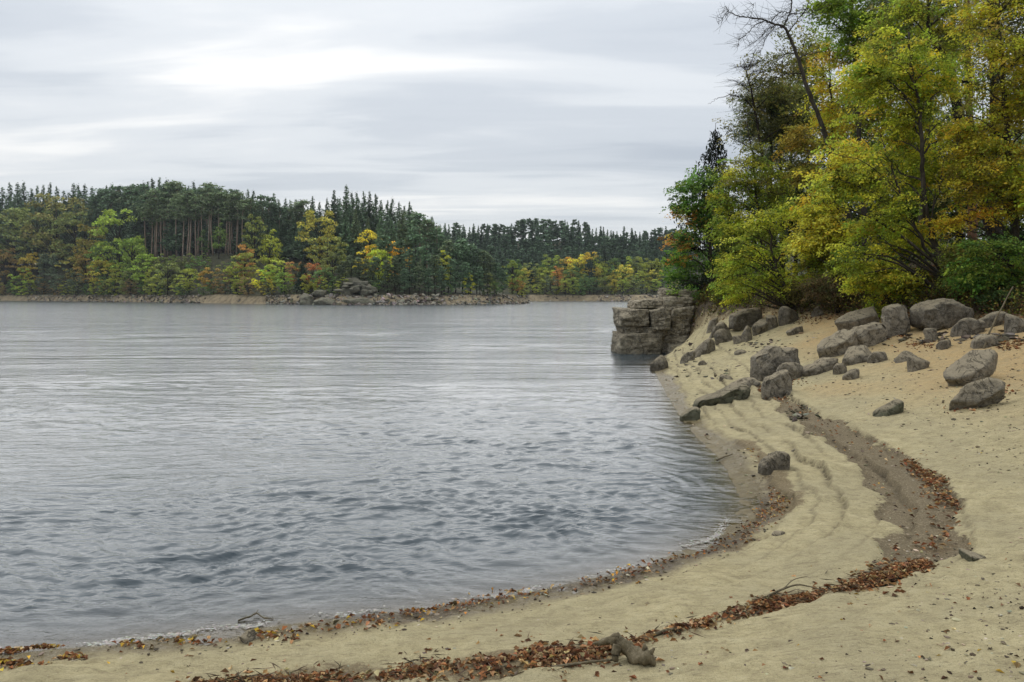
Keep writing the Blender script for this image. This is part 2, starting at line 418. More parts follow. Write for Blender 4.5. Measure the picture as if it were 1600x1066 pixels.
def build_water():
    ys = [2.0]
    while ys[-1] < 120: ys.append(ys[-1] + max(.034, ys[-1] ** 2 / 3600))
    while ys[-1] < 900: ys.append(ys[-1] * 1.06)
    ys = np.array(ys)
    us = np.concatenate([np.arange(-2.6, -1.0, .02), np.arange(-1.0, .5, .0022), np.arange(.5, 1.4, .02)])
    U, Y = np.meshgrid(us, ys); x = (U * Y).ravel(); y = Y.ravel()
    s, b = ground_info(x, y); depth = -base_h(s, b)
    near = ss((170 - y) / 90)
    r2 = np.random.default_rng(11)
    h = np.zeros_like(x); cell = np.maximum(.034, y ** 2 / 3600)
    gust = .75 + .45 * fbm(x * .12, y * .3, seed=81, octv=3)
    wx = x + .35 * fbm(x * .5, y * .5, seed=83, octv=2); wy = y + .35 * fbm(x * .5, y * .5, seed=85, octv=2)
    for k in range(56):
        lam = .17 * (2.6 / .17) ** (((k + r2.random()) / 56) ** 1.15)
        ang = math.radians(r2.normal(-8, 30)); kx, ky = math.sin(ang), -math.cos(ang)
        slope = .078 if lam < .42 else .044 if lam < .8 else .020 if lam < 1.4 else .010
        a = slope * lam / (2 * math.pi)
        ph = 2 * math.pi / lam * (kx * wx + ky * wy) + r2.random() * 6.28
        f = np.clip((lam / cell - 2.2) / 3, 0, 1)
        w = np.sin(ph - .65 * np.sin(ph))        # steep towards the shore, gentle behind
        h += a * f * w
    cr_ = vnoise(wx * .55 + .12 * wy, wy * 1.7, seed=101) + .5 * vnoise(wx * 1.3, wy * 4.1, seed=102) + .25 * vnoise(wx * 3, wy * 8, seed=103)
    h += .035 * np.maximum(cr_ - .1, 0) ** 1.3 * np.clip((.5 / cell - 2) / 3, 0, 1)
    for k in range(16):
        lam = 2.4 * 4 ** (k / 15); ang = math.radians(r2.normal(-8, 22)); ph = 2 * math.pi / lam * (math.sin(ang) * wx - math.cos(ang) * wy) + r2.random() * 6.28
        h += ss((y - 18) / 40) * .016 * lam / 6.28 * np.clip((lam / cell - 2.2) / 3, 0, 1) * np.sin(ph - .6 * np.sin(ph))
    shoreward = ss(-s / 1.6) * .85 + .15
    # small breakers running onto the near left shore
    d0 = -s
    for c0, am in ((.30, .02), (.85, .022), (1.6, .02)):
        dd = d0 + .12 * fbm(x * .6, y * .6, seed=90 + int(c0 * 10), octv=2) - c0
        h += am * np.exp(-(dd / .13) ** 2) * np.clip(.4 + fbm(x * .5 + c0 * 7, y * .5, seed=95, octv=2), 0, 1.2) * ss((14 - y) / 5)
    calm = 1 / (1 + (y / 17) ** 2.2)
    z = h * near * gust * shoreward * (.7 + .3 * calm)
    z = np.where(s > 0, np.minimum(z, .004), z)
    shallow = np.exp(-np.maximum(depth, 0) * 13) * .97
    nx, ny = len(us), len(ys); idx = np.arange(nx * ny).reshape(ny, nx)
    q = np.stack([idx[:-1, :-1], idx[:-1, 1:], idx[1:, 1:], idx[1:, :-1]], -1).reshape(-1, 4)
    q = q[s[q].min(1) < .25]
    used = np.unique(q); mp = np.zeros(nx * ny, int); mp[used] = np.arange(len(used))
    far = ss((y - 10) / 70)
    me = np_mesh('lake', np.stack([x, y, z], 1)[used], [mp[q]], False, None, {'shallow': shallow[used], 'far': far[used], 'calm': calm[used]})
    o = link('lake', me, mat_water()); tag(o, 'grey rippled lake water reflecting the overcast sky', 'lake', kind='structure')
    # bed far out, under everything
    V = np.array([(-1500, -300, -2.6), (1500, -300, -2.6), (1500, 1500, -2.6), (-1500, 1500, -2.6)], float)
    mb, t = new_mat('lake_bed'); t.out(t.bsdf((.05, .045, .03, 1), .9).outputs[0])
    tag(link('ground', np_mesh('ground', V, [np.array([[0, 1, 2, 3]])]), mb), 'dark lake bed and land below the water line', 'ground', kind='structure')
build_water()
# ------------------------------------------------------------------ rocks
def mat_rock(name, dark, mid, pale, green=.0, dust_light_amt=.8, scale=1.0, layered=False):
    m, t = new_mat(name)
    pos = t.obj()
    rnd = t.n('ShaderNodeObjectInfo').outputs['Random']
    n1 = t.noise(2.2 * scale, 6, .65, pos); n2 = t.noise(11 * scale, 5, .7, pos); n3 = t.noise(55 * scale, 3, .7, pos)
    c = t.ramp(t.math('ADD', t.math('MULTIPLY', n1, .55), t.math('MULTIPLY', n2, .45)), [(.36, dark), (.52, mid), (.68, pale)])
    c = t.mix(t.ramp(n3, [(.3, .5), (.45, 0.0)]), c, (dark[0] * .5, dark[1] * .5, dark[2] * .5, 1))
    c = t.mix(t.ramp(n3, [(.60, 0.0), (.72, .6)]), c, (pale[0] * 1.5, pale[1] * 1.5, pale[2] * 1.5, 1))
    li = t.noise(4.3 * scale, 5, .75, pos, .6)
    c = t.mix(t.ramp(li, [(.58, 0.0), (.66, .55)]), c, (.30, .29, .25, 1))
    if green: c = t.mix(t.ramp(t.noise(1.6 * scale, 4, .6, pos), [(.4, 0.0), (.6, green)]), c, (.15, .155, .10, 1))
    # fine sand and painted-in toplight: paler colour on faces that look up
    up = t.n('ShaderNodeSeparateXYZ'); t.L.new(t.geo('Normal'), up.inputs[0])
    dust = t.math('MULTIPLY', t.ramp(t.math('ADD', up.outputs[2], t.math('MULTIPLY', t.math('SUBTRACT', n2, .5), .7)), [(.30, 0.0), (.85, 1.0)]), dust_light_amt)
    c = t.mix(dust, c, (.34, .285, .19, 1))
    hv = t.math('MULTIPLY', rnd, .3); hv = t.math('ADD', hv, .85)
    sc = t.n('ShaderNodeVectorMath', operation='SCALE'); t.L.new(c, sc.inputs[0]); t.L.new(hv, sc.inputs[3])
    ck = t.vor(1.3 * scale, t.n('ShaderNodeVectorMath', operation='ADD').outputs[0], 'DISTANCE_TO_EDGE') if False else None
    ck = t.vor(1.5 * scale, t.mapping(t.n('ShaderNodeVectorMath', operation='ADD').outputs[0], (1, 1, 1)), 'DISTANCE_TO_EDGE') if False else None
    crack = t.noise(1.7 * scale, 4, .6, pos, 1.2)
    cl = t.ramp(t.math('ABSOLUTE', t.math('SUBTRACT', crack, .5)), [(.004, 1.0), (.016, 0.0)])
    if layered:
        l1 = t.noise(1.1, 4, .55, t.mapping(pos, (.35, .35, 2.6), (.05, .04, 0)), .4); l2 = t.ramp(t.math('ABSOLUTE', t.math('SUBTRACT', l1, .5)), [(.003, 1.0), (.014, 0.0)])
        l3 = t.ramp(t.math('ABSOLUTE', t.math('SUBTRACT', t.noise(.8, 3, .5, t.mapping(pos, (1.6, 1.6, .4))), .47)), [(.002, 1.0), (.008, 0.0)])
        cl = t.math('MAXIMUM', cl, t.math('MAXIMUM', l2, l3))
    cc = t.mix(t.math('MULTIPLY', cl, .7 if layered else .55), sc.outputs[0], (dark[0] * .4, dark[1] * .4, dark[2] * .4, 1))
    h = t.math('ADD', t.math('MULTIPLY', n2, .9), t.math('ADD', t.math('MULTIPLY', n3, .35), t.math('MULTIPLY', cl, -.35)))
    b = t.bsdf(cc, .92, t.bump(h, 1.0, .07), .2)
    t.out(b.outputs[0]); return m
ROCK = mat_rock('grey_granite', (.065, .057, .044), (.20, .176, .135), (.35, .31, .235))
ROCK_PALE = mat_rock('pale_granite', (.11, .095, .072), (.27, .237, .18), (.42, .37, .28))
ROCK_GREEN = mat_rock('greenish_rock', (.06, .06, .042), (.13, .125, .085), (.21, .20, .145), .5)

_ICO = {}
def ico(sub):
    if sub not in _ICO:
        bm = bmesh.new(); bmesh.ops.create_icosphere(bm, subdivisions=sub, radius=1)
        V = np.array([v.co[:] for v in bm.verts]); Fc = np.array([[v.index for v in f.verts] for f in bm.faces]); bm.free()
        _ICO[sub] = (V / np.linalg.norm(V, axis=1, keepdims=True), Fc)
    return _ICO[sub]

def rock_shape(seed, dims, nplanes=13, p=14, rough=.05, sub=4, tops=None):
    """a faceted, worn boulder: soft intersection of random half spaces, then noise"""
    r = np.random.default_rng(seed); U, Fc = ico(sub)
    n = r.normal(size=(nplanes, 3)); n /= np.linalg.norm(n, axis=1, keepdims=True)
    d = r.uniform(.62, 1.0, nplanes)
    for ax in range(3):
        for sg in (1, -1):
            v = np.zeros(3); v[ax] = sg; v += r.normal(size=3) * .16; n = np.vstack([n, v / np.linalg.norm(v)]); d = np.append(d, r.uniform(.85, 1.0))
    k = np.maximum(U @ n.T / d, 0); rad = 1 / (np.sum(k ** p, 1)) ** (1 / p)
    V = U * rad[:, None]
    dims = np.asarray(dims, float)
    q = V * dims / dims.mean()
    nz = fbm(q[:, 0] * 1.7 + seed, q[:, 1] * 1.7, q[:, 2] * 1.7, seed, 4)
    nz2 = fbm(q[:, 0] * 7 + seed, q[:, 1] * 7, q[:, 2] * 7, seed + 9, 3)
    V = V * (1 + rough * nz + rough * .28 * nz2)[:, None]
    return V * dims / 2, Fc

def rot(V, ax=0, ay=0, az=0):
    ca, sa = math.cos(ax), math.sin(ax); V = V @ np.array([[1, 0, 0], [0, ca, sa], [0, -sa, ca]])
    ca, sa = math.cos(ay), math.sin(ay); V = V @ np.array([[ca, 0, -sa], [0, 1, 0], [sa, 0, ca]])
    ca, sa = math.cos(az), math.sin(az); return V @ np.array([[ca, sa, 0], [-sa, ca, 0], [0, 0, 1]])

def boulder(name, label, box, seed, tilt=0, aspect=None, depth=.9, mat=None, group=None, sub=4, sink=.42, rough=.06, planes=13, p=14, cat='boulder', cx=None, roll=0, dd=0, skirt=1.0):
    """box: x0, x1, top, base in the photograph; tilt: degrees, + raises the right end; aspect: thickness/length before tilting"""
    x0, x1, yt, yb = box; xm = (x0 + x1) / 2; x0, x1, yt = xm + (x0 - xm) * .93, xm + (x1 - xm) * .93, yb + (yt - yb) * .92
    q = cast((x0 + x1) / 2 if cx is None else cx, yb)[0]; d = q[1] + dd
    w = (x1 - x0) * d / F; h = (yb - yt) * d / F
    L = math.hypot(w, h) if tilt else w
    asp = aspect if aspect else h / w
    V, Fc = rock_shape(seed, (L, L * depth * (.8 if asp < .5 else 1), L * asp), planes, p, rough, sub)
    zn0 = V[:, 2] / (L * asp / 2)
    V = rot(V, math.radians(roll), -math.radians(tilt), math.radians(np.random.default_rng(seed).uniform(-25, 25)) if not tilt else 0)
    # fit the outline to the box
    mn, mx = V.min(0), V.max(0); c = (mn + mx) / 2; V = V - c
    hh = h * (1 + sink)
    V[:, 0] *= w / (mx[0] - mn[0]); V[:, 2] *= hh / (mx[2] - mn[2])
    V[:, 1] *= max(.55, min(1.5, w * depth / (mx[1] - mn[1])))
    dep = V[:, 1].max()
    zb = CAM_H + (HY - yb) / F * d
    loc = np.array(((x0 + x1 - 1600) / 2 / F * d, d + dep * .6, zb - h * sink + hh / 2))
    # the underside reaches down into the sand
    G = ground_z(V[:, 0] + loc[0], V[:, 1] + loc[1]) - loc[2] - .12
    tt = ss((-.02 - zn0) / .55) * skirt
    V[:, 2] = np.where(G < V[:, 2], V[:, 2] * (1 - tt) + G * tt, V[:, 2])
    o = link(name, np_mesh(name, V, [Fc], True), mat or ROCK); o.location = loc
    tag(o, label, cat, group); return o

def outline_rock(name, label, pts, seed, depth=.8, mat=None, group=None, cat='boulder', dx=None, base=None, boxy=.42, rough=.085, dd=0, facets=9, down=.35):
    """a rock with a traced outline, its own thickness and facets; base: photo pixel where it meets the sand"""
    pts = np.array(pts, float); x0, x1 = pts[:, 0].min(), pts[:, 0].max(); yb = pts[:, 1].max()
    bx, by = base if base else (pts[pts[:, 1].argmax(), 0], yb)
    d = cast(bx, by)[0][1] + dd; k = d / F
    cx, cz = (x0 + x1) / 2, (pts[:, 1].min() + yb) / 2; pts = np.array([cx, yb]) + (pts - np.array([cx, yb])) * .955
    q = np.stack([(pts[:, 0] - cx) * k, (cz - pts[:, 1]) * k], 1)
    q = smooth_poly(list(q) + [q[0]], 5)[:-1]
    m = (q.max(0) + q.min(0)) / 2; q = q - m
    ang = np.arctan2(q[:, 1], q[:, 0]); rad = np.hypot(q[:, 0], q[:, 1]); o = np.argsort(ang); ang, rad = ang[o], rad[o]
    A = np.concatenate([ang - 2 * math.pi, ang, ang + 2 * math.pi]); R = np.concatenate([rad, rad, rad])
    U, Fc = ico(5); r = np.random.default_rng(seed)
    th = np.arctan2(U[:, 2], U[:, 0]); cp = np.hypot(U[:, 0], U[:, 2]); rr = np.interp(th, A, R)
    w = (x1 - x0) * k; D = w * depth / 2
    V = np.stack([np.cos(th) * rr * cp ** boxy, np.sign(U[:, 1]) * D * np.abs(U[:, 1]) ** boxy, np.sin(th) * rr * cp ** boxy], 1)
    sz = np.abs(V).max(0)
    # worn facets on the faces turned to and from the eye: half spaces that leave the outline alone
    for _ in range(facets):
        n = r.normal(size=3); n[1] = -abs(n[1]) - .5 if r.random() < .75 else abs(n[1]) + .5; n /= np.linalg.norm(n); sup = (V @ n).max(); cut = sup * r.uniform(.84, .96)
        ex = np.maximum(V @ n - cut, 0); V[:, 1] -= ex * .85 / n[1] * np.clip(1 - cp ** 12, 0, 1)
    s_ = w
    V += (V / (np.linalg.norm(V, axis=1, keepdims=True) + 1e-6)) * (rough * s_ * .5 * fbm(V[:, 0] / s_ * 3 + seed, V[:, 1] / s_ * 3, V[:, 2] / s_ * 3, seed, 4) + rough * s_ * .22 * fbm(V[:, 0] / s_ * 11, V[:, 1] / s_ * 11 + seed, V[:, 2] / s_ * 11, seed + 5, 3))[:, None]
    loc = P(cx, cz, d) + np.array([m[0], D * .7, m[1]])
    G = ground_z(V[:, 0] + loc[0], V[:, 1] + loc[1]) - loc[2] - .12
    bins = np.linspace(q[:, 0].min(), q[:, 0].max(), 41); mid = (bins[1:] + bins[:-1]) / 2
    cl_ = np.concatenate([q, (q + np.roll(q, -1, 0)) / 2]); top = np.full(40, np.nan); bot = np.full(40, np.nan)
    for i in range(40):
        mm = np.abs(cl_[:, 0] - mid[i]) < (bins[1] - bins[0]) * 2.2
        if mm.any(): top[i], bot[i] = cl_[mm, 1].max(), cl_[mm, 1].min()
    ok = ~np.isnan(top); tx = np.interp(V[:, 0], mid[ok], top[ok]); bx_ = np.interp(V[:, 0], mid[ok], bot[ok])
    tt = ss((.42 - (V[:, 2] - bx_) / (tx - bx_ + 1e-3)) / .4) * np.clip(down * 2.6, 0, 1)
    V[:, 2] = np.where(G < V[:, 2], V[:, 2] * (1 - tt) + G * tt, V[:, 2])
    ob = link(name, np_mesh(name, V, [Fc], True), mat or ROCK); ob.location = loc; tag(ob, label, cat, group); return ob

def slab(label, box, seed, tilt, roll, thick, group, mat=None, base=None, dd=0, wide=.6, under=.7):
    """a flat split slab: irregular outline, parallel faces, worn edges; tilt raises its right end, roll leans its top to the viewer"""
    x0, x1, yt, yb = box; d = cast(*(base or ((x0 + x1) / 2, yb)))[0][1] + dd; k = d / F; r = np.random.default_rng(seed); U, Fc = ico(5)
    n = [(0, .03, 1), (.04, 0, -1)]; dist = [thick, thick]
    for i in range(8):
        a = i / 8 * 6.283 + r.normal() * .22; n.append((math.cos(a), math.sin(a), r.normal() * .16)); dist.append(r.uniform(.78, 1.0))
    for i in range(3):
        v = r.normal(size=3) * (1, 1, .8); v[2] = abs(v[2]); v /= np.linalg.norm(v); n.append(v); dist.append(r.uniform(.62, .8))
    n = np.array(n, float); n /= np.linalg.norm(n, axis=1, keepdims=True)
    kk = np.maximum(U @ n.T / np.array(dist), 0); V = U / ((kk ** 26).sum(1) ** (1 / 26))[:, None]; zn = V[:, 2] / thick
    V = V * (1, wide, 1)
    V += U * (.045 * fbm(V[:, 0] * 2 + seed, V[:, 1] * 2, V[:, 2] * 4, seed, 4) + .022 * fbm(V[:, 0] * 8, V[:, 1] * 8 + seed, V[:, 2] * 14, seed + 3, 3))[:, None]
    V = rot(V, math.radians(roll), -math.radians(tilt))
    mn, mx = V.min(0), V.max(0); V = V - (mn + mx) / 2; sx = (x1 - x0) * k / (mx[0] - mn[0]); sz = (yb - yt) * k / (mx[2] - mn[2])
    V = V * (sx, (sx + sz) / 2, sz)
    loc = P((x0 + x1) / 2, (yt + yb) / 2, d) + np.array([0, V[:, 1].max() * .8, 0])
    G = ground_z(V[:, 0] + loc[0], V[:, 1] + loc[1]) - loc[2] - .1; tt = ss((-.3 - zn) / .6) * under
    V[:, 2] = np.where(G < V[:, 2], V[:, 2] * (1 - tt) + G * tt, V[:, 2])
    o = link('rock_slab', np_mesh('rock_slab', V, [Fc], True), mat or ROCK); o.location = loc; tag(o, label, 'slab', group)

GB = 'boulders along the foot of the wooded bank'
GS = 'boulders lying on the sand'
def build_boulders():
    b = boulder; o = outline_rock
    slab('large tilted flat slab raised off the sand at the right', (1484, 1571, 547, 607), 121, 27, 24, .22, GS, ROCK_PALE, (1496, 606), under=.35)
    slab('thin dark slab standing on edge below the large tilted slab', (1491, 1579, 591, 643), 122, 27, 62, .16, GS, ROCK, (1505, 642), wide=.42, under=.8)
    slab('pale sloping slab under the leaning upper slab at the bank', (1281, 1347, 515, 562), 106, 30, 26, .26, GB, ROCK_PALE, (1298, 560), under=.9)
    slab('topmost pale slab of the stack at the bank, pointed at its left', (1309, 1384, 479, 522), 107, 18, 22, .28, GB, ROCK_PALE, (1350, 524), .6)
    o('boulder', 'large dark grey boulder with a raised knob, alone on the sand', [(1180, 560), (1184, 556), (1197, 550), (1203, 543), (1209, 538), (1219, 538), (1225, 543), (1240, 543), (1248, 545), (1252, 552), (1251, 566), (1247, 580), (1236, 588), (1215, 590), (1198, 588), (1181, 585), (1179, 572)], 101, .75, None, GS, boxy=.42)
    o('boulder', 'low pale rounded stone in front of the dark knobbed boulder', [(1218, 590), (1220, 577), (1226, 569), (1238, 566), (1250, 568), (1258, 575), (1256, 585), (1240, 592)], 102, .8, ROCK_PALE, GS, boxy=.7)
    o('boulder', 'long grey stone slanting down below the pale rounded stone', [(1195, 620), (1194, 608), (1198, 594), (1211, 586), (1222, 580), (1234, 578), (1240, 588), (1238, 600), (1222, 610), (1208, 620), (1200, 624)], 103, .55, None, GS, base=(1204, 622))
    o('boulder', 'low black sided slab beside the pale rounded stone', [(1255, 581), (1264, 573), (1278, 569), (1292, 561), (1305, 558), (1312, 562), (1311, 570), (1300, 579), (1283, 585), (1266, 585)], 104, .7, None, GS, base=(1275, 585))
    o('rock_slab', 'rounded brown slab between the topmost slab and the low grey one', [(1332, 534), (1336, 520), (1350, 509), (1372, 504), (1386, 507), (1391, 520), (1388, 533), (1374, 540), (1352, 539), (1340, 541)], 108, .75, ROCK_PALE, GB, base=(1362, 541), cat='slab')
    o('boulder', 'upright squarish block standing between slab stack and biggest boulder', [(1389, 520), (1388, 495), (1387, 482), (1396, 476), (1414, 475), (1420, 480), (1421, 498), (1426, 512), (1420, 520), (1404, 524)], 111, .9, ROCK_PALE, GB, boxy=.42)
    o('boulder', 'biggest boulder at the bank, brown, overhanging to the right', [(1441, 500), (1441, 487), (1450, 477), (1462, 472), (1480, 467), (1500, 471), (1514, 477), (1524, 481), (1526, 490), (1519, 496), (1505, 503), (1492, 510), (1476, 513), (1458, 512)], 112, .8, ROCK, GB, base=(1462, 518), boxy=.42, down=.16)
    o('rock_ledge', 'upper dark end of the low ledge running down to the water', [(1136, 612), (1148, 602), (1160, 597), (1176, 592), (1188, 594), (1190, 601), (1182, 607), (1164, 610), (1150, 613)], 156, .8, None, 'pieces of the low ledge', 'ledge', base=(1160, 611))
    o('rock_ledge', 'long green grey middle of the low ledge running to the water', [(1087, 636), (1093, 627), (1108, 621), (1124, 616), (1140, 608), (1156, 602), (1170, 602), (1176, 608), (1164, 614), (1150, 622), (1134, 630), (1112, 634), (1098, 640)], 157, .6, ROCK_GREEN, 'pieces of the low ledge', 'ledge', base=(1110, 637), rough=.08, down=.6)
    o('rock_ledge', 'wedge at the water end of the low ledge', [(1064, 652), (1072, 645), (1084, 638), (1094, 638), (1096, 646), (1090, 654), (1074, 657)], 158, .8, ROCK_GREEN, 'pieces of the low ledge', 'ledge')
    o('boulder', 'wide flat topped boulder shading a gap under its left end', [(1144, 506), (1146, 494), (1156, 487), (1170, 482), (1186, 481), (1193, 486), (1192, 497), (1180, 504), (1170, 510), (1158, 512)], 136, .8, None, GB, base=(1165, 514), down=.2)
    o('stone', 'dark oval stone lying alone on the ridged sand', [(1189, 736), (1190, 728), (1198, 718), (1210, 709), (1222, 706), (1233, 708), (1236, 715), (1229, 725), (1215, 735), (1200, 742)], 145, .6, None, GS, 'stone', base=(1202, 742))
    b('stone', 'small grey stone touching the right end of the black sided slab', (1302, 1325, 566, 584), 105, group=GS, cat='stone')
    b('boulder', 'low dark grey block at the foot of the slab stack', (1317, 1374, 538, 566), 109, tilt=5, aspect=.45, group=GB)
    b('stone', 'small dark stone right of the low block under the slab stack', (1358, 1389, 548, 566), 110, group=GB, cat='stone', aspect=.5)
    b('boulder', 'rounded boulder right of the biggest overhanging one', (1492, 1541, 494, 524), 113, group=GB, p=8)
    b('stone', 'small pale square block propping the biggest boulder', (1447, 1469, 511, 533), 114, group=GB, cat='stone', planes=5, p=22, mat=ROCK_PALE)
    b('stone', 'small dark wedge stone on sand below the biggest boulder', (1466, 1493, 530, 545), 115, group=GB, cat='stone')
    b('boulder', 'flattish brown boulder behind the leaning pole', (1536, 1580, 484, 510), 116, group=GB)
    b('boulder', 'boulder at the right edge of the photo, by the pole', (1572, 1612, 488, 520), 117, group=GB)
    b('stone', 'low buried stone under the foot of the leaning pole', (1525, 1564, 520, 545), 118, group=GB, cat='stone', sink=.4)
    b('stone', 'low flat stone beside the squat wedge stone on open sand', (1400, 1436, 548, 566), 119, group=GS, cat='stone', tilt=12, aspect=.35)
    b('stone', 'squat pale wedge stone on open sand below the upright block', (1419, 1456, 555, 578), 120, group=GS, cat='stone', planes=7, mat=ROCK_PALE)
    b('boulder', 'long slanting boulder at the outer end of the outcrop row', (1079, 1121, 526, 556), 131, tilt=33, aspect=.42, group=GB, depth=.6)
    b('boulder', 'lower dark boulder pointing at the water below the long one', (1062, 1088, 546, 568), 132, tilt=38, aspect=.5, group=GB, depth=.6)
    b('boulder', 'pale pointed boulder leaning against the bank by the outcrop', (1101, 1126, 493, 525), 133, group=GB, mat=ROCK_PALE, tilt=50, aspect=.5, dd=.6)
    b('boulder', 'grey boulder right of the pale pointed one', (1108, 1146, 501, 527), 134, group=GB, tilt=15, aspect=.55, dd=.3)
    b('boulder', 'round boulder in front of the grey one, half sunk in sand', (1117, 1147, 512, 537), 135, group=GB, p=6)
    b('stone', 'small white flaky stone between the round boulders', (1145, 1164, 523, 538), 137, group=GB, cat='stone', mat=ROCK_PALE)
    b('stone', 'upright oval stone left of the paired boulders', (1158, 1181, 507, 533), 138, group=GB, cat='stone', tilt=60, aspect=.7)
    b('boulder', 'paired boulder, the wider grey one below the shrubs', (1174, 1208, 496, 521), 139, group=GB, tilt=20, aspect=.6)
    b('boulder', 'paired boulder, the right one touching the dark rounded rock', (1196, 1221, 490, 515), 140, group=GB)
    b('boulder', 'dark rounded boulder under the yellow green shrub', (1218, 1256, 476, 506), 141, group=GB, p=8)
    b('stone', 'small grey stone at the earth bank edge under bare shrubs', (1268, 1291, 477, 495), 142, group=GB, cat='stone')
    b('stone', 'flat brown stone on the slope below the dark rounded boulder', (1230, 1257, 508, 522), 143, group=GS, cat='stone', tilt=18, aspect=.35)
    b('boulder', 'rounded boulder standing at the waterline beside the outcrop', (1016, 1047, 553, 579), 144, group=GS, tilt=18, aspect=.7, p=8)
    b('stone', 'small slim stone just behind the dark oval stone', (1236, 1256, 697, 708), 146, group=GS, cat='stone', tilt=25, aspect=.35)
    b('stone', 'small flat stone on sand near the bend of the waterline', (1206, 1229, 830, 841), 147, group=GS, cat='stone', aspect=.4)
    b('stone', 'small flat brown stone between the round boulder and the knobbed one', (1148, 1168, 546, 556), 148, group=GS, cat='stone', aspect=.4)
    b('stone', 'little square stone in the dark debris above the waterline', (1091, 1106, 562, 573), 149, group=GS, cat='stone')
    b('stone', 'flat purple brown stone among dark flakes above the low ridge', (1124, 1147, 585, 597), 150, group=GS, cat='stone', aspect=.4)
    b('stone', 'small flat stone with a dark underside on the near left shore', (369, 396, 989, 1002), 151, group=GS, cat='stone', aspect=.35, mat=ROCK_PALE, planes=6, p=20)
    b('stone', 'tiny dark stone below the foot of the slanting grey stone', (1230, 1242, 610, 618), 152, group=GS, cat='stone')
    b('stone', 'low buried greyish stone right of the black sided slab', (1318, 1348, 575, 592), 153, group=GS, cat='stone', sink=.6, p=6, mat=ROCK_PALE)
    b('rock_slab', 'flat greenish rock patch lying flush in the sand', (1368, 1416, 622, 649), 154, tilt=24, aspect=.3, group='flush greenish rocks in the sand', mat=ROCK_GREEN, sink=.5, depth=.8)
    b('rock_slab', 'small greenish rock patch flush in the near sand', (1511, 1547, 864, 876), 155, group='flush greenish rocks in the sand', mat=ROCK_GREEN, sink=1.0, depth=1.2)
    # low ledge that runs down to the water
build_boulders()

# the jointed granite outcrop that stands in the water
def block_shape(seed, x0, x1, yt, yb, d, depth, lean=0, p=9, sub=5):
    x0 -= 1.5; x1 += 1.5; yt -= .7; yb += 1.2
    w = (x1 - x0) * d / F; h = (yb - yt) * d / F
    U, Fc = ico(sub); r = np.random.default_rng(seed)
    n = []; dd = []
    for ax in range(3):
        for sg in (1, -1):
            v = np.zeros(3); v[ax] = sg; v += r.normal(size=3) * .07; n.append(v / np.linalg.norm(v)); dd.append(1)
    for _ in range(5):
        v = r.normal(size=3); n.append(v / np.linalg.norm(v)); dd.append(r.uniform(1.15, 1.4))
    k = np.maximum(U @ np.array(n).T / np.array(dd), 0); rad = 1 / (np.sum(k ** 40, 1)) ** (1 / 40)
    V = U * rad[:, None]
    V = V / np.abs(V).max(0)
    q = V * np.array([w, depth, h])
    f = fbm(q[:, 0] * .9 + seed, q[:, 1] * .9, q[:, 2] * 1.6, seed, 4); f2 = fbm(q[:, 0] * 4, q[:, 1] * 4, q[:, 2] * 7 + seed, seed + 3, 3)
    V = V * np.array([w, depth, h]) / 2
    V += (V / (np.linalg.norm(V, axis=1, keepdims=True) + 1e-6)) * (.10 * f + .05 * f2)[:, None]
    V[:, 1] += lean * V[:, 2]
    c = P((x0 + x1) / 2, (yt + yb) / 2, d)
    return V + c + np.array([0, depth / 2, 0]), Fc

def build_outcrop():
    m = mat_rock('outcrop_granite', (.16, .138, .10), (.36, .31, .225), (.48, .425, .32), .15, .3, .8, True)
    base = P(1030, 550, 41.0); base[2] = 0
    e = empty('rock_outcrop', base)
    tag(e, 'big brown outcrop of split granite blocks standing in the water', 'outcrop')
    D = 41.0
    for i, (x0, x1, yt, yb, d, dep, ln) in enumerate([
            (971, 1017, 482, 512, D + .2, 3.6, .12), (1016, 1054, 480, 517, D, 3.4, .14), (1049, 1087, 481, 519, D + .3, 3.2, .15),
            (990, 1043, 468, 484, D + 1.2, 2.8, .1), (1040, 1086, 465, 494, D + .8, 2.8, .2),
            (978, 1018, 509, 525, D + .25, 3.4, .05), (1014, 1047, 512, 531, D + .15, 3.2, .1), (1040, 1078, 515, 534, D + .35, 3.0, .1),
            (966, 1037, 520, 572, D - .2, 3.8, .08), (1032, 1076, 526, 570, D + .1, 3.0, .1), (1046, 1080, 538, 566, D - .5, 2.2, .2), (976, 1086, 486, 580, D + .75, 3.4, .08), (1038, 1066, 450, 472, D + 2.6, 2.2, .1), (1060, 1092, 452, 476, D + 2.0, 2.2, .2)]):
        V, Fc = block_shape(300 + i, x0, x1, yt, yb, d, dep, ln)
        link('block', np_mesh('block', V - base, [Fc], True), m, e)
build_outcrop()

# ------------------------------------------------------------------ driftwood, sticks, litter, gravel
def frames(pth):
    T = np.gradient(pth, axis=0); T /= np.linalg.norm(T, axis=1, keepdims=True) + 1e-9
    ref = np.where(np.abs(T[:, 2:3]) > .9, np.array([[1., 0, 0]]), np.array([[0, 0, 1.]]))
    A = np.cross(T, ref); A /= np.linalg.norm(A, axis=1, keepdims=True) + 1e-9
    return A, np.cross(T, A)

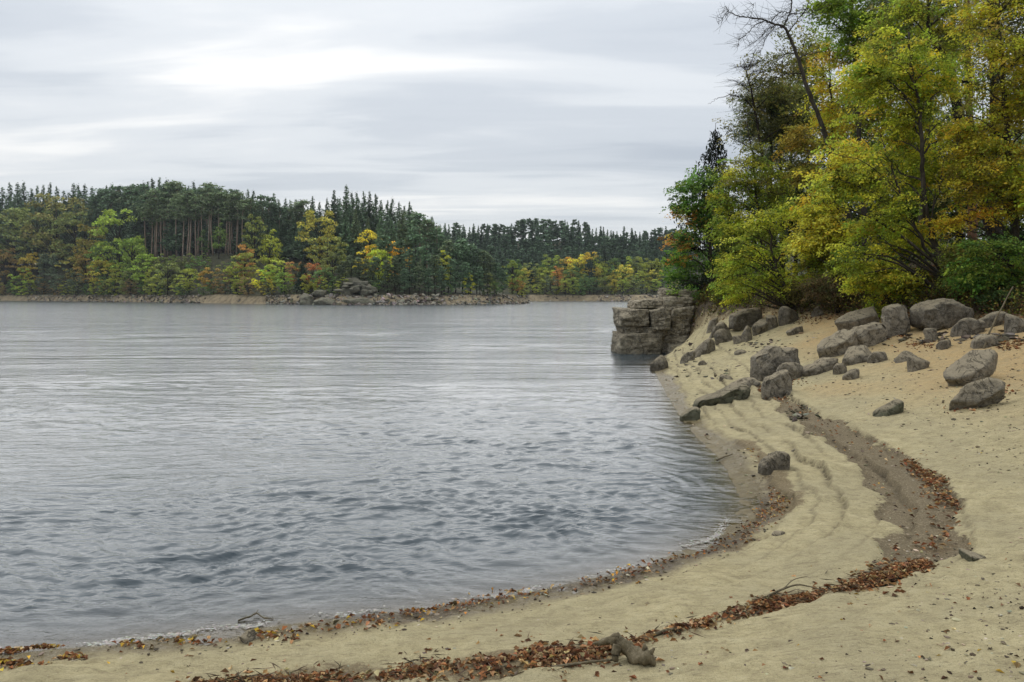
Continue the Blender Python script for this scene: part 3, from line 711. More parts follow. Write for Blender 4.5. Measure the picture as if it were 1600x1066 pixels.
def tube(pth, rad, sides=6, cap=True, bumpy=0, seed=0):
    pth = np.asarray(pth, float); rad = np.broadcast_to(np.asarray(rad, float), (len(pth),)); A, B = frames(pth)
    a = np.arange(sides) / sides * 2 * math.pi
    rr = rad[:, None] * np.ones(sides)
    if bumpy: rr = rr * (1 + bumpy * vnoise(np.arange(len(pth))[:, None] * .6 + np.zeros(sides), np.cos(a)[None] * 1.5 + seed, np.sin(a)[None] * 1.5 + np.zeros((len(pth), 1)), seed))
    V = pth[:, None] + A[:, None] * (np.cos(a)[None, :, None] * rr[..., None]) + B[:, None] * (np.sin(a)[None, :, None] * rr[..., None])
    V = V.reshape(-1, 3); i = np.arange(len(pth) - 1)[:, None] * sides; j = np.arange(sides)[None]; j2 = (j + 1) % sides
    Fq = np.stack([i + j, i + j2, i + sides + j2, i + sides + j], -1).reshape(-1, 4)
    fs = [Fq]
    if cap:
        n = len(V); V = np.vstack([V, pth[:1], pth[-1:]])
        e = (len(pth) - 1) * sides; jj = np.arange(sides)
        fs.append(np.concatenate([np.stack([np.full(sides, n), (jj + 1) % sides, jj], -1), np.stack([np.full(sides, n + 1), e + jj, e + (jj + 1) % sides], -1)]))
    return V, fs

def curve(pts, n=5, jit=0, r=None):
    q = smooth_poly(pts, n)
    if jit: q[1:-1] += (r or rng).normal(size=(len(q) - 2, 3)) * jit
    return q

def mat_wood(name, c0, c1, c2, sc=1.0):
    m, t = new_mat(name); pos = t.obj()
    n1 = t.noise(7 * sc, 6, .7, t.mapping(pos, (1, 1, .35))); n2 = t.noise(40 * sc, 4, .7, t.mapping(pos, (1, 1, .3)))
    c = t.ramp(t.math('ADD', t.math('MULTIPLY', n1, .6), t.math('MULTIPLY', n2, .4)), [(.35, c0), (.5, c1), (.65, c2)])
    t.out(t.bsdf(c, .9, t.bump(n2, .8, .02), .2).outputs[0]); return m
WOOD = mat_wood('driftwood', (.05, .04, .022), (.14, .115, .07), (.24, .20, .13))
BARK = mat_wood('grey_bark', (.018, .015, .011), (.05, .042, .032), (.105, .09, .07), .8)
BARK_DARK = mat_wood('dark_bark', (.010, .008, .006), (.025, .019, .014), (.055, .042, .03), .8)
BARK_RED = mat_wood('red_pine_bark', (.06, .032, .018), (.15, .08, .045), (.24, .14, .085), .5)

def pix_path(pts, d0=None):
    """photo points (px, py, lift metres, radius) laid on the beach"""
    q = cast([p[0] for p in pts], [p[1] for p in pts]); q[:, 2] += [p[2] for p in pts]; return q

def build_driftwood():
    q0 = cast(985, 1034)[0]; d = q0[1]; k = d / F
    e = empty('driftwood_stump', q0); tag(e, 'knobbly driftwood stump lying at the end of the leaf line', 'driftwood')
    def pp(px, py, dy): return np.array(((px - 985) * k, dy, (1034 - py) * k))
    def part(name, pts, radii, seed, sides=14):
        pth = curve([pp(*p) for p in pts], 6); rad = np.interp(np.linspace(0, 1, len(pth)), np.linspace(0, 1, len(radii)), [r * k for r in radii])
        V, fs = tube(pth, rad, sides, True, .35, seed); link(name, np_mesh(name, V, fs, True), WOOD, e)
    part('log', [(968, 1003, .10), (974, 1012, .05), (986, 1019, .0), (1000, 1022, -.05), (1013, 1021, -.06), (1019, 1018, -.06)], [6, 10, 12, 14, 14, 7], 3)
    part('root', [(970, 1008, .08), (956, 1011, .10), (942, 1015, .12), (928, 1018, .13)], [8, 6, 4.5, 1], 5)
    part('root', [(970, 1000, .08), (960, 1004, .1), (950, 1012, .1)], [5, 3.5, 1.5], 6)
    part('root', [(966, 1012, .02), (961, 1022, -.02), (962, 1031, -.03)], [7, 6, 4], 7)
    part('snag', [(1004, 1012, -.06), (1005, 1003, -.07), (1003, 1000, -.07)], [4, 3, 1], 8, 8)
    part('snag', [(1013, 1014, -.08), (1018, 1006, -.09), (1020, 1004, -.09)], [4, 2.5, .6], 9, 8)
    part('snag', [(1016, 1026, -.06), (1020, 1022, -.07), (1023, 1019, -.08)], [3, 2, .6], 10, 8)
    part('snag', [(988, 1028, -.05), (986, 1036, -.08)], [3, 2], 11, 8)
    G = 'sticks lying on the beach'
    def stick(label, pts, r0, r1, forks=()):
        q = pix_path(pts); b = q[0].copy(); pth = smooth_poly(q - b, 5)
        V, fs = tube(pth, np.linspace(r0, r1, len(pth)), 6, True, .3, 1)
        bag = Bag(); bag.add(V, fs)
        for f in forks:
            qq = smooth_poly(pix_path(f) - b, 4); V, fs = tube(qq, np.linspace(r1 * 1.2, r1 * .5, len(qq)), 5); bag.add(V, fs)
        o = link('stick', bag.mesh('stick', True), WOOD); o.location = b; tag(o, label, 'stick', G)
    stick('long thin grey stick lying along the leaf line beside the stump', [(862, 1049, .02), (890, 1046, .03), (925, 1041, .03), (958, 1036, .02)], .012, .008)
    stick('grey forked twigs on the leaf line above its middle stretch', [(1200, 938, .03), (1225, 930, .05), (1250, 925, .06), (1290, 929, .03)], .012, .005, [[(1225, 930, .05), (1240, 920, .08), (1262, 917, .1)], [(1215, 935, .04), (1232, 938, .05), (1262, 934, .06)]])
    stick('dark twig lying in the wash at the near shore', [(372, 974, .01), (384, 970, .02), (391, 969, .03), (401, 966, .03), (412, 969, .02), (427, 970, .01)], .009, .005, [[(398, 967, .03), (404, 963, .05)]])
    stick('short dark stick at the bend of the waterline', [(1120, 722, .03), (1132, 718, .04), (1144, 714, .04)], .018, .01)
    stick('grey stick on the upper edge of the leaf line right of the stump', [(1020, 1001, .03), (1040, 993, .04), (1062, 987, .03)], .016, .01)
    # the bare pole leaning on the bank
    a = cast(1534, 548)[0]; b = P(1583, 448, a[1] + .8); m1 = P(1552, 506, a[1] + .3)
    pth = curve([a + (0, 0, -.1), m1, b], 6, .008); V, fs = tube(pth - a, np.linspace(.03, .014, len(pth)), 7)
    o = link('pole', np_mesh('pole', V, fs, True), WOOD); o.location = a; tag(o, 'thin bare pole leaning against the bank above buried stone', 'pole')
build_driftwood()

def mat_leaf(name, transl=.35, rough=.55):
    m, t = new_mat(name); c = t.attr('tint', 'Color')
    d = t.bsdf(c, rough, None, .12); tr = t.n('ShaderNodeBsdfTranslucent'); t.L.new(c, tr.inputs[0])
    mx = t.n('ShaderNodeMixShader'); mx.inputs[0].default_value = transl; t.L.new(d.outputs[0], mx.inputs[1]); t.L.new(tr.outputs[0], mx.inputs[2])
    t.out(mx.outputs[0]); return m
LEAF = mat_leaf('leaf', .48); DRY = mat_leaf('dry_leaf', .08, .8)

def leaf_quads(C, axis_, nrm, length, width, col, fold=.25, rg=rng):
    """kite shaped, slightly folded leaves: C centres, axis_ along the leaf, nrm its normal"""
    A = axis_ / (np.linalg.norm(axis_, axis=1, keepdims=True) + 1e-9)
    S = np.cross(nrm, A); S /= np.linalg.norm(S, axis=1, keepdims=True) + 1e-9
    Nn = np.cross(A, S)
    L = np.asarray(length)[:, None]; Wd = np.asarray(width)[:, None]
    b = C - A * L * .5; tp = C + A * L * .5 - Nn * L * fold * .35
    l = C - A * L * .05 + S * Wd * .5 + Nn * L * fold * .3; r = C - A * L * .05 - S * Wd * .5 + Nn * L * fold * .3
    V = np.stack([b, r, tp, l], 1).reshape(-1, 3)
    Fq = np.arange(len(C) * 4).reshape(-1, 4)
    tri = np.concatenate([Fq[:, [0, 1, 2]], Fq[:, [0, 2, 3]]])
    return V, tri, np.repeat(col, 4, 0)

def pal(n, cols, w=None, var=.25, rg=rng):
    cols = np.array(cols, float); i = rg.choice(len(cols), n, p=w); c = cols[i]
    return np.clip(c * (1 + rg.normal(size=(n, 1)) * var) * (1 + rg.normal(size=(n, 3)) * .06), .004, .9)

DRYC = [(.24, .105, .042), (.31, .145, .06), (.17, .075, .034), (.40, .24, .11), (.10, .05, .028), (.46, .34, .18), (.22, .13, .065)]
def build_litter():
    r = np.random.default_rng(5)
    def along(pw, n, spread=1.0, gap=None):
        poly, wd = pw; sg = np.linalg.norm(np.diff(poly, axis=0), axis=1); cs = np.concatenate([[0], np.cumsum(sg)])
        u = r.random(n) * cs[-1]; k = np.interp(u, cs, np.arange(len(cs))); i = np.minimum(k.astype(int), len(sg) - 1); f = k - i
        p = poly[i] * (1 - f)[:, None] + poly[i + 1] * f[:, None]; T = (poly[i + 1] - poly[i]); T /= np.linalg.norm(T, axis=1, keepdims=True) + 1e-9
        w = np.interp(k, np.arange(len(wd)), wd) * spread
        off = r.normal(size=n) * w * .62
        cl = vnoise(p[:, 0] * 1.7, p[:, 1] * 1.7, seed=33) + .6 * vnoise(p[:, 0] * 6, p[:, 1] * 6, seed=34); keep = r.random(n) < np.clip(.72 + cl, .12, 1)
        off = off * (1 + .35 * cl)
        p, T, off, w, n = p[keep], T[keep], off[keep], w[keep], int(keep.sum())
        q = p + np.stack([-T[:, 1], T[:, 0]], 1) * off[:, None] + T * r.normal(size=(n, 1)) * .05
        return q, np.exp(-(off / (w + 1e-6)) ** 2)
    def put(q, heap, size, cols, w=None):
        n = len(q); z = ground_z(q[:, 0], q[:, 1])
        x, y = q[:, 0], q[:, 1]
        z = z + .030 * fbm(x * 1.1, y * 1.1, seed=3, octv=3) + .014 * fbm(x * 4.5, y * 4.5, seed=9, octv=3)
        zz = z + .012 + np.abs(heap) * r.random(n) * .035
        a = r.random(n) * 6.28; ax = np.stack([np.cos(a), np.sin(a), r.normal(size=n) * .25], 1)
        nr = np.stack([r.normal(size=n) * .5, r.normal(size=n) * .5, np.ones(n)], 1)
        L = size * r.uniform(.6, 1.25, n)
        return leaf_quads(np.stack([x, y, zz], 1), ax, nr, L, L * r.uniform(.4, .65, n), pal(n, cols, w, .3, r), .55)
    bag = Bag()
    q, h = along(LITTER, 8200, .8); v = put(q, h, .062, DRYC); bag.add(v[0], v[1], v[2])
    q, h = along(LITTER, 500, 1.2); z = ground_z(q[:, 0], q[:, 1]) + .03; m = len(q); aa = r.random(m) * 6.28
    v = leaf_quads(np.stack([q[:, 0], q[:, 1], z], 1), np.stack([np.cos(aa), np.sin(aa), r.normal(size=m) * .15], 1), r.normal(size=(m, 3)) + (0, 0, 1), r.uniform(.08, .22, m), np.full(m, .009), pal(m, [(.07, .05, .03), (.15, .12, .08)], None, .2, r), .1); bag.add(v[0], v[1], v[2])
    q, h = along(LITTER, 900, 2.6); v = put(q, h * 0, .07, DRYC); bag.add(v[0], v[1], v[2])
    tag(link('leaf_litter', bag.mesh('leaf_litter'), DRY), 'thick line of rust brown fallen leaves across the near sand', 'leaves', kind='stuff')
    bag = Bag()
    q, h = along(LITTER_MUD, 800, 1.3); v = put(q, h * .4, .075, DRYC); bag.add(v[0], v[1], v[2])
    q, h = along(MUD, 420, 1.2); v = put(q, h * 0, .07, DRYC); bag.add(v[0], v[1], v[2])
    tag(link('leaf_litter', bag.mesh('leaf_litter'), DRY), 'loose brown leaves along the outer edge of the dark mud band', 'leaves', kind='stuff')
    bag = Bag()
    q, h = along(DRIFT, 1300, .8); v = put(q, h * .3, .055, DRYC); bag.add(v[0], v[1], v[2])
    q, h = along(DRIFT, 160, 1.6); v = put(q, h * .3, .05, [(.55, .36, .05), (.45, .22, .04)]); bag.add(v[0], v[1], v[2])
    tag(link('leaf_litter', bag.mesh('leaf_litter'), DRY), 'thin strip of brown leaves just above the waterline', 'leaves', kind='stuff')
    # leaf scraps in the wash at the near left and single leaves over the beach
    bag = Bag()
    for px, py, sx, sy, n in ((18, 1022, 36, 4, 90), (72, 1020, 24, 3, 40), (10, 1040, 30, 5, 55), (110, 1034, 25, 4, 40), (40, 1048, 50, 5, 25), (205, 1012, 30, 5, 30), (300, 1002, 60, 7, 30), (430, 995, 60, 8, 45), (480, 985, 50, 6, 20), (560, 980, 60, 8, 35)):
        qq = cast(px + r.normal(size=n) * sx * .5, np.minimum(py + r.normal(size=n) * sy * .5, 1064)); v = put(qq[:, :2], np.zeros(n), .065, DRYC + [(.5, .33, .05)]); bag.add(v[0], v[1], v[2])
    n = 420; qq = cast(r.uniform(0, 1600, n), 640 + 424 * r.random(n) ** .8); sgn, bk = ground_info(qq[:, 0], qq[:, 1]); qq = qq[sgn > .2]
    v = put(qq[:, :2], np.zeros(len(qq)), .055, DRYC + [(.55, .38, .06)]); bag.add(v[0], v[1], v[2])
    # leaves blown against the boulders and the foot of the bank
    for px, py, n in ((1395, 525, 80), (1250, 585, 50), (1175, 612, 130), (1210, 618, 60), (1260, 500, 90), (1290, 495, 60), (1440, 540, 80), (1380, 515, 40), (1560, 615, 60), (1500, 640, 30), (1570, 540, 90), (1590, 535, 60), (1100, 500, 140), (1088, 525, 160), (1075, 545, 90), (1240, 600, 30)):
        qq = cast(px + r.normal(size=n) * 14, py + r.normal(size=n) * 4); v = put(qq[:, :2], np.zeros(n), .10, DRYC); bag.add(v[0], v[1], v[2])
    tag(link('fallen_leaves', bag.mesh('fallen_leaves'), DRY), 'single fallen leaves scattered over the sand and in the wash', 'leaves', kind='stuff')
    # the pale scum of bubbles at the water's lip
    n = 3400; i0 = np.interp(np.linspace(0, 1, 400), np.linspace(0, 1, len(SHORE)), np.arange(len(SHORE))); i = r.uniform(8, 46, n); k = np.minimum(i.astype(int), len(SHORE) - 2); f = (i - k)[:, None]
    p = SHORE[k] * (1 - f) + SHORE[k + 1] * f; T = SHORE[k + 1] - SHORE[k]; T = T / np.linalg.norm(T, axis=1, keepdims=True); cl = fbm(p[:, 0] * 1.6, p[:, 1] * 1.6, seed=140, octv=3)
    off = -.05 + .07 * cl + r.normal(size=n) * .022; p = p + np.stack([T[:, 1], -T[:, 0]], 1) * off[:, None] + r.normal(size=(n, 2)) * .02
    kp = (r.random(n) < np.clip(.45 + cl, .03, 1)) & (p[:, 1] < 24) & (p[:, 1] > 5); p = p[kp]; n = len(p); s_, b_ = ground_info(p[:, 0], p[:, 1]); zz = np.maximum(base_h(s_, b_), .004) + .010
    v = leaf_quads(np.stack([p[:, 0], p[:, 1], zz], 1), np.concatenate([T[kp], np.zeros((n, 1))], 1), np.stack([r.normal(size=n) * .1, r.normal(size=n) * .1, np.ones(n)], 1), r.uniform(.012, .05, n), r.uniform(.008, .022, n), pal(n, [(.50, .48, .43), (.40, .38, .33)], None, .1, r), .1)
    tag(link('foam', np_mesh('foam', v[0], [v[1]], False, v[2]), DRY), 'thin pale line of foam flecks along the lip of the water', 'foam', kind='stuff')
    # broken flakes of rock between the outcrop and the row of boulders
    bag = Bag(); U, Fc = ico(1)
    for cx, cy_, sx, sy, n, s0 in ((1068, 545, 22, 14, 60, .07), (1085, 575, 26, 14, 90, .06), (1125, 580, 26, 10, 60, .07), (1075, 505, 12, 20, 50, .08), (1215, 610, 20, 8, 30, .05), (1450, 530, 60, 8, 50, .07), (1570, 530, 30, 10, 40, .08), (1190, 540, 40, 10, 40, .05), (1250, 645, 20, 12, 40, .04)):
        qq = cast(cx + r.normal(size=n) * sx * .6, cy_ + r.normal(size=n) * sy * .6)
        for c in qq:
            sz = s0 * r.uniform(.4, 1.5); V = rot(U * (1 + .35 * r.normal(size=(len(U), 1))) * np.array([1.7, 1.1, .45]) * sz, r.normal() * .2, r.normal() * .3, r.random() * 6)
            bag.add(V + c + (0, 0, .01), Fc, pal(1, [(.10, .085, .06), (.18, .155, .115), (.06, .05, .036)], None, .25, r)[0])
    tag(link('rubble', bag.mesh('rubble'), DRY), 'flat broken rock flakes on the sand by the outcrop and boulders', 'rubble', kind='stuff')
    # grit and clods
    n = 21000; d = 4.5 * (40 / 4.5) ** (r.random(n) ** .85); u = r.uniform(-.68, .68, n); x = u * d; y = d
    s, b = ground_info(x, y); k = (s > .12) & (b < .5); x, y, s, b = x[k], y[k], s[k], b[k]; n = len(x)
    z = base_h(s, b) + .030 * fbm(x * 1.1, y * 1.1, seed=3, octv=3) + .014 * fbm(x * 4.5, y * 4.5, seed=9, octv=3)
    U, Fc = ico(1)
    sz = .0035 + .009 * r.random(n) ** 5 + .0010 * y * r.random(n) ** 3
    V = U[None] * (1 + .35 * r.normal(size=(n, len(U), 1))) * sz[:, None, None] * np.stack([r.uniform(.8, 2.2, n), r.uniform(.8, 2.0, n), r.uniform(.5, .9, n)], 1)[:, None]
    a = r.random(n) * 3.14; ca, sa = np.cos(a)[:, None], np.sin(a)[:, None]
    V = np.stack([V[..., 0] * ca - V[..., 1] * sa, V[..., 0] * sa + V[..., 1] * ca, V[..., 2]], -1) + np.stack([x, y, z + sz * .4], 1)[:, None]
    Fa = (Fc[None] + (np.arange(n) * len(U))[:, None, None]).reshape(-1, 3)
    colr = np.repeat(pal(n, [(.06, .045, .03), (.12, .095, .065), (.30, .25, .16), (.42, .37, .27), (.04, .03, .02)], [.16, .28, .3, .2, .06], .3, r), len(U), 0)
    tag(link('gravel', np_mesh('gravel', V.reshape(-1, 3), [Fa], False, colr), DRY), 'grit, crumbs and dark clods strewn over the sand', 'gravel', kind='stuff')
build_litter()

def build_undergrowth():
    r = np.random.default_rng(15); n = 60000
    px = r.uniform(1040, 1640, n); d = r.uniform(20, 52, n); x = (px - 800) / F * d
    s, b = ground_info(x, d); k = (b > -.9) & (b < 9) & (r.random(n) < np.where(b < .2, .35, 1)); x, y, s, b = x[k][:16000], d[k][:16000], s[k][:16000], b[k][:16000]; n = len(x)
    z = base_h(s, b) + ss((b - .2) / 1.5) * .16 * fbm(x * .9, y * .9, seed=55, octv=4)
    a = r.random(n) * 6.28; L = r.uniform(.06, .15, n)
    V, tri, c = leaf_quads(np.stack([x, y, z + .03 + r.random(n) * .05], 1), np.stack([np.cos(a), np.sin(a), r.normal(size=n) * .3], 1), np.stack([r.normal(size=n) * .5, r.normal(size=n) * .5, np.ones(n)], 1), L, L * .6, pal(n, DRYC + [(.09, .06, .03), (.12, .08, .04)], None, .3, r), .5)
    tag(link('leaf_litter', np_mesh('leaf_litter', V, [tri], False, c), DRY), 'brown leaf litter on the earth bank under the near trees', 'leaves', kind='stuff')
    bag = Bag(); m = 1900; i = r.choice(np.where((b > -.45) & (b < 2.5))[0], m)
    for j in i:
        p = np.array([x[j], y[j], z[j]]); h = r.uniform(.25, .8)
        for _ in range(3):
            v = np.array([r.normal() * .35, r.normal() * .3 - .15, 1]) * h; q = np.array([p, p + v * .6, p + v + (v[0] * .4, v[1] * .4, -.2 * h)])
            Vv, fs = tube(q, [.007, .005, .003], 3, False); bag.add(Vv, fs, (.09, .065, .04))
            nl = 5; f = r.random(nl); C = p + v * f[:, None] + r.normal(size=(nl, 3)) * .08
            Vv, tri, c = leaf_quads(C, r.normal(size=(nl, 3)), r.normal(size=(nl, 3)) + (0, 0, 1), np.full(nl, .09), np.full(nl, .06), pal(nl, [(.14, .17, .03), (.08, .11, .03), (.2, .16, .03), (.14, .08, .03)], None, .3, r)); bag.add(Vv, tri, c)
    tag(link('undergrowth', bag.mesh('undergrowth'), DRY), 'low stalks and seedlings on the earth bank', 'undergrowth', kind='stuff')
build_undergrowth()
# ------------------------------------------------------------------ trees of the near wood
LK = 2.65
class Tree:
    def __init__(s, name, label, px, d, cat='tree', group='trees of the near wood', seed=0, bark=None, leafmat=None):
        s.r = np.random.default_rng(seed + 1000); x = (px - 800) / F * d
        s.d = d; s.base = np.array([x, d, float(ground_z(x, d)[0]) - .12])
        s.root = empty(name, s.base); tag(s.root, label, cat, group)
        s.wood = Bag(); s.leaf = Bag(); s.nodes = []; s.bark = bark or BARK; s.leafmat = leafmat or LEAF
    def trunk(s, pts, r0, r1, sides=9, start=True, jit=.03):
        p = [s.base] if start else []
        p += [P(a[0], a[1], s.d + (a[2] if len(a) > 2 else 0)) for a in pts]
        pth = curve(p, 6, jit, s.r); rad = np.linspace(r0, r1, len(pth)) + (.35 * r0 * np.exp(-np.arange(len(pth)) / 1.5) if start else 0)
        V, fs = tube(pth - s.base, rad, sides, True, .25, int(s.r.integers(99))); s.wood.add(V, fs)
        s.nodes += [(q, a) for q, a in zip(pth, rad)]; return pth
    def limb(s, tip, rad=None, drop=None):
        """a limb from the nearest fitting trunk node to tip"""
        Q = np.array([n[0] for n in s.nodes]); h = np.hypot(Q[:, 0] - tip[0], Q[:, 1] - tip[1])
        want = tip[2] - .55 * h; c = np.abs(Q[:, 2] - want) + .35 * h
        i = int(np.argmin(c)); a = Q[i]; r0 = min(s.nodes[i][1] * .6, .012 + .016 * np.linalg.norm(tip - a)) if rad is None else rad
        m = (a + tip) / 2 + np.array([0, 0, .10 * np.linalg.norm(tip - a)]) + s.r.normal(size=3) * .06 * np.linalg.norm(tip - a)
        pth = curve([a, m, tip], 4, .015, s.r); rd = np.linspace(r0, .008, len(pth))
        V, fs = tube(pth - s.base, rd, 5, False); s.wood.add(V, fs)
        return pth
    def crown(s, ells, cols, w=None, nspray=120, per=60, size=.11, sr=.55, limbs=22, flat=.16, droop=.25, var=.22, shell=.45, ratio=.62, yb=1.0):
        """ells: (px, py, rx, ry[, depth shift, weight]) in the photograph; depth radius follows the width"""
        k = s.d / F; C = []; 
        wt = np.array([(e[5] if len(e) > 5 else 1) * e[2] * e[3] for e in ells], float); wt /= wt.sum()
        for e, n in zip(ells, np.maximum(3, (wt * nspray * 1.75).astype(int))):
            c = P(e[0], e[1], s.d + (e[4] if len(e) > 4 else 0))
            u = s.r.normal(size=(n, 3)); u /= np.linalg.norm(u, axis=1, keepdims=True)
            rr = (shell + (1 - shell) * s.r.random(n)) ** .8
            C.append(c + u * rr[:, None] * np.array([e[2] * k, (e[2] * .6 + e[3] * .2) * k * yb, e[3] * k]))
        C = np.concatenate(C)
        nf = fbm(C[:, 0] * .85 / (size / .1), C[:, 1] * .85 / (size / .1), C[:, 2] * 1.15 / (size / .1), int(s.r.integers(999)), 3); C = C[nf > -.15] if len(C) > 40 else C
        tx = np.array([n[0] for n in s.nodes])
        # limbs to well spread sprays, then every spray hangs on the nearest limb
        idx = [int(s.r.integers(len(C)))]; dm = np.linalg.norm(C - C[idx[0]], axis=1)
        for _ in range(min(limbs, len(C)) - 1):
            j = int(np.argmax(dm)); idx.append(j); dm = np.minimum(dm, np.linalg.norm(C - C[j], axis=1))
        LP = [s.limb(C[j]) for j in idx]; LP = np.concatenate([p[1:] for p in LP])
        axis_xy = tx[:, :2].mean(0)
        for c in C:
            i = int(np.argmin(np.linalg.norm(LP - c, axis=1) + .6 * np.maximum(0, LP[:, 2] - c[2]))); a = LP[i]
            if np.linalg.norm(c - a) > .15:
                m = (a + c) / 2 + np.array([0, 0, .05]) + s.r.normal(size=3) * .05
                V, fs = tube(np.array([a, m, c]) - s.base, [.009, .006, .003], 3, False); s.wood.add(V, fs)
        n = len(C); o = C - a; o = C - np.concatenate([np.tile(axis_xy, (n, 1)), C[:, 2:]], 1); o /= np.linalg.norm(o, axis=1, keepdims=True) + .3
        o = o + s.r.normal(size=(n, 3)) * .45; o[:, 2] = o[:, 2] * .4 - droop * s.r.random(n); o /= np.linalg.norm(o, axis=1, keepdims=True)
        up = np.array([0, 0, 1.]) + s.r.normal(size=(n, 3)) * .22; sd_ = np.cross(o, up); sd_ /= np.linalg.norm(sd_, axis=1, keepdims=True); up = np.cross(sd_, o)
        m = n * per; I = np.repeat(np.arange(n), per)
        scale = s.r.uniform(.6, 1.35, n)[I] * sr
        a1 = (s.r.random(m) * 2 - .9) * scale * 1.25; wmax = np.sqrt(np.clip(1 - (a1 / (scale * 1.4)) ** 2, 0.02, 1)); a2 = s.r.normal(size=m) * .42 * wmax * scale
        q = C[I] + o[I] * a1[:, None] + sd_[I] * a2[:, None] + up[I] * (s.r.normal(size=m) * flat * scale * .8 - .12 * (a1 / sr) ** 2 * sr)[:, None]
        ax = o[I] * .7 + sd_[I] * np.sign(a2)[:, None] * .7 + s.r.normal(size=(m, 3)) * .35; ax[:, 2] -= .25
        nr = up[I] + s.r.normal(size=(m, 3)) * .5
        L = size * s.r.uniform(.7, 1.3, m)
        base = pal(n, np.array(cols) * LK, w, var + .1, s.r)[I]; col = base * (1 + s.r.normal(size=(m, 1)) * .22)
        V, tri, cc = leaf_quads(q - s.base, ax, nr, L, L * ratio, np.clip(col, .004, .9)); s.leaf.add(V, tri, cc)
    def needles(s, ells, cols, n=40, per=90, size=.22, sr=.5, limbs=10):
        s.crown(ells, cols, None, n, per, size, sr, limbs, .45, .1, .2, .2, .16)
    def twigs(s, tips, r0=.02, n=4, spread=.5):
        for t in tips:
            pth = s.limb(np.array(t), r0)
            for q in pth[2:]:
                for _ in range(n):
                    v = s.r.normal(size=3) * spread; v[2] = abs(v[2]) * .3 - .15; e = q + v
                    V, fs = tube(np.array([q, (q + e) / 2 + s.r.normal(size=3) * .06, e]) - s.base, [.006, .005, .003], 3, False); s.wood.add(V, fs)
    def done(s, trunk=True):
        if s.wood.n: link('trunk', s.wood.mesh('trunk', True), s.bark, s.root)
        if s.leaf.n: link('crown', s.leaf.mesh('crown'), s.leafmat, s.root)

YG = [(.18, .195, .022), (.135, .165, .02), (.235, .225, .025), (.10, .13, .02)]
YL = [(.34, .26, .025), (.28, .21, .02), (.22, .20, .025), (.40, .28, .03)]
OR = [(.34, .19, .02), (.30, .14, .02), (.26, .19, .025), (.20, .15, .02)]
GR = [(.055, .10, .018), (.04, .075, .016), (.08, .12, .02)]
DG = [(.028, .052, .016), (.02, .04, .014), (.045, .07, .02)]
OL = [(.085, .085, .022), (.06, .065, .02), (.11, .10, .025)]
PN = [(.05, .062, .026), (.035, .048, .022), (.07, .075, .03)]

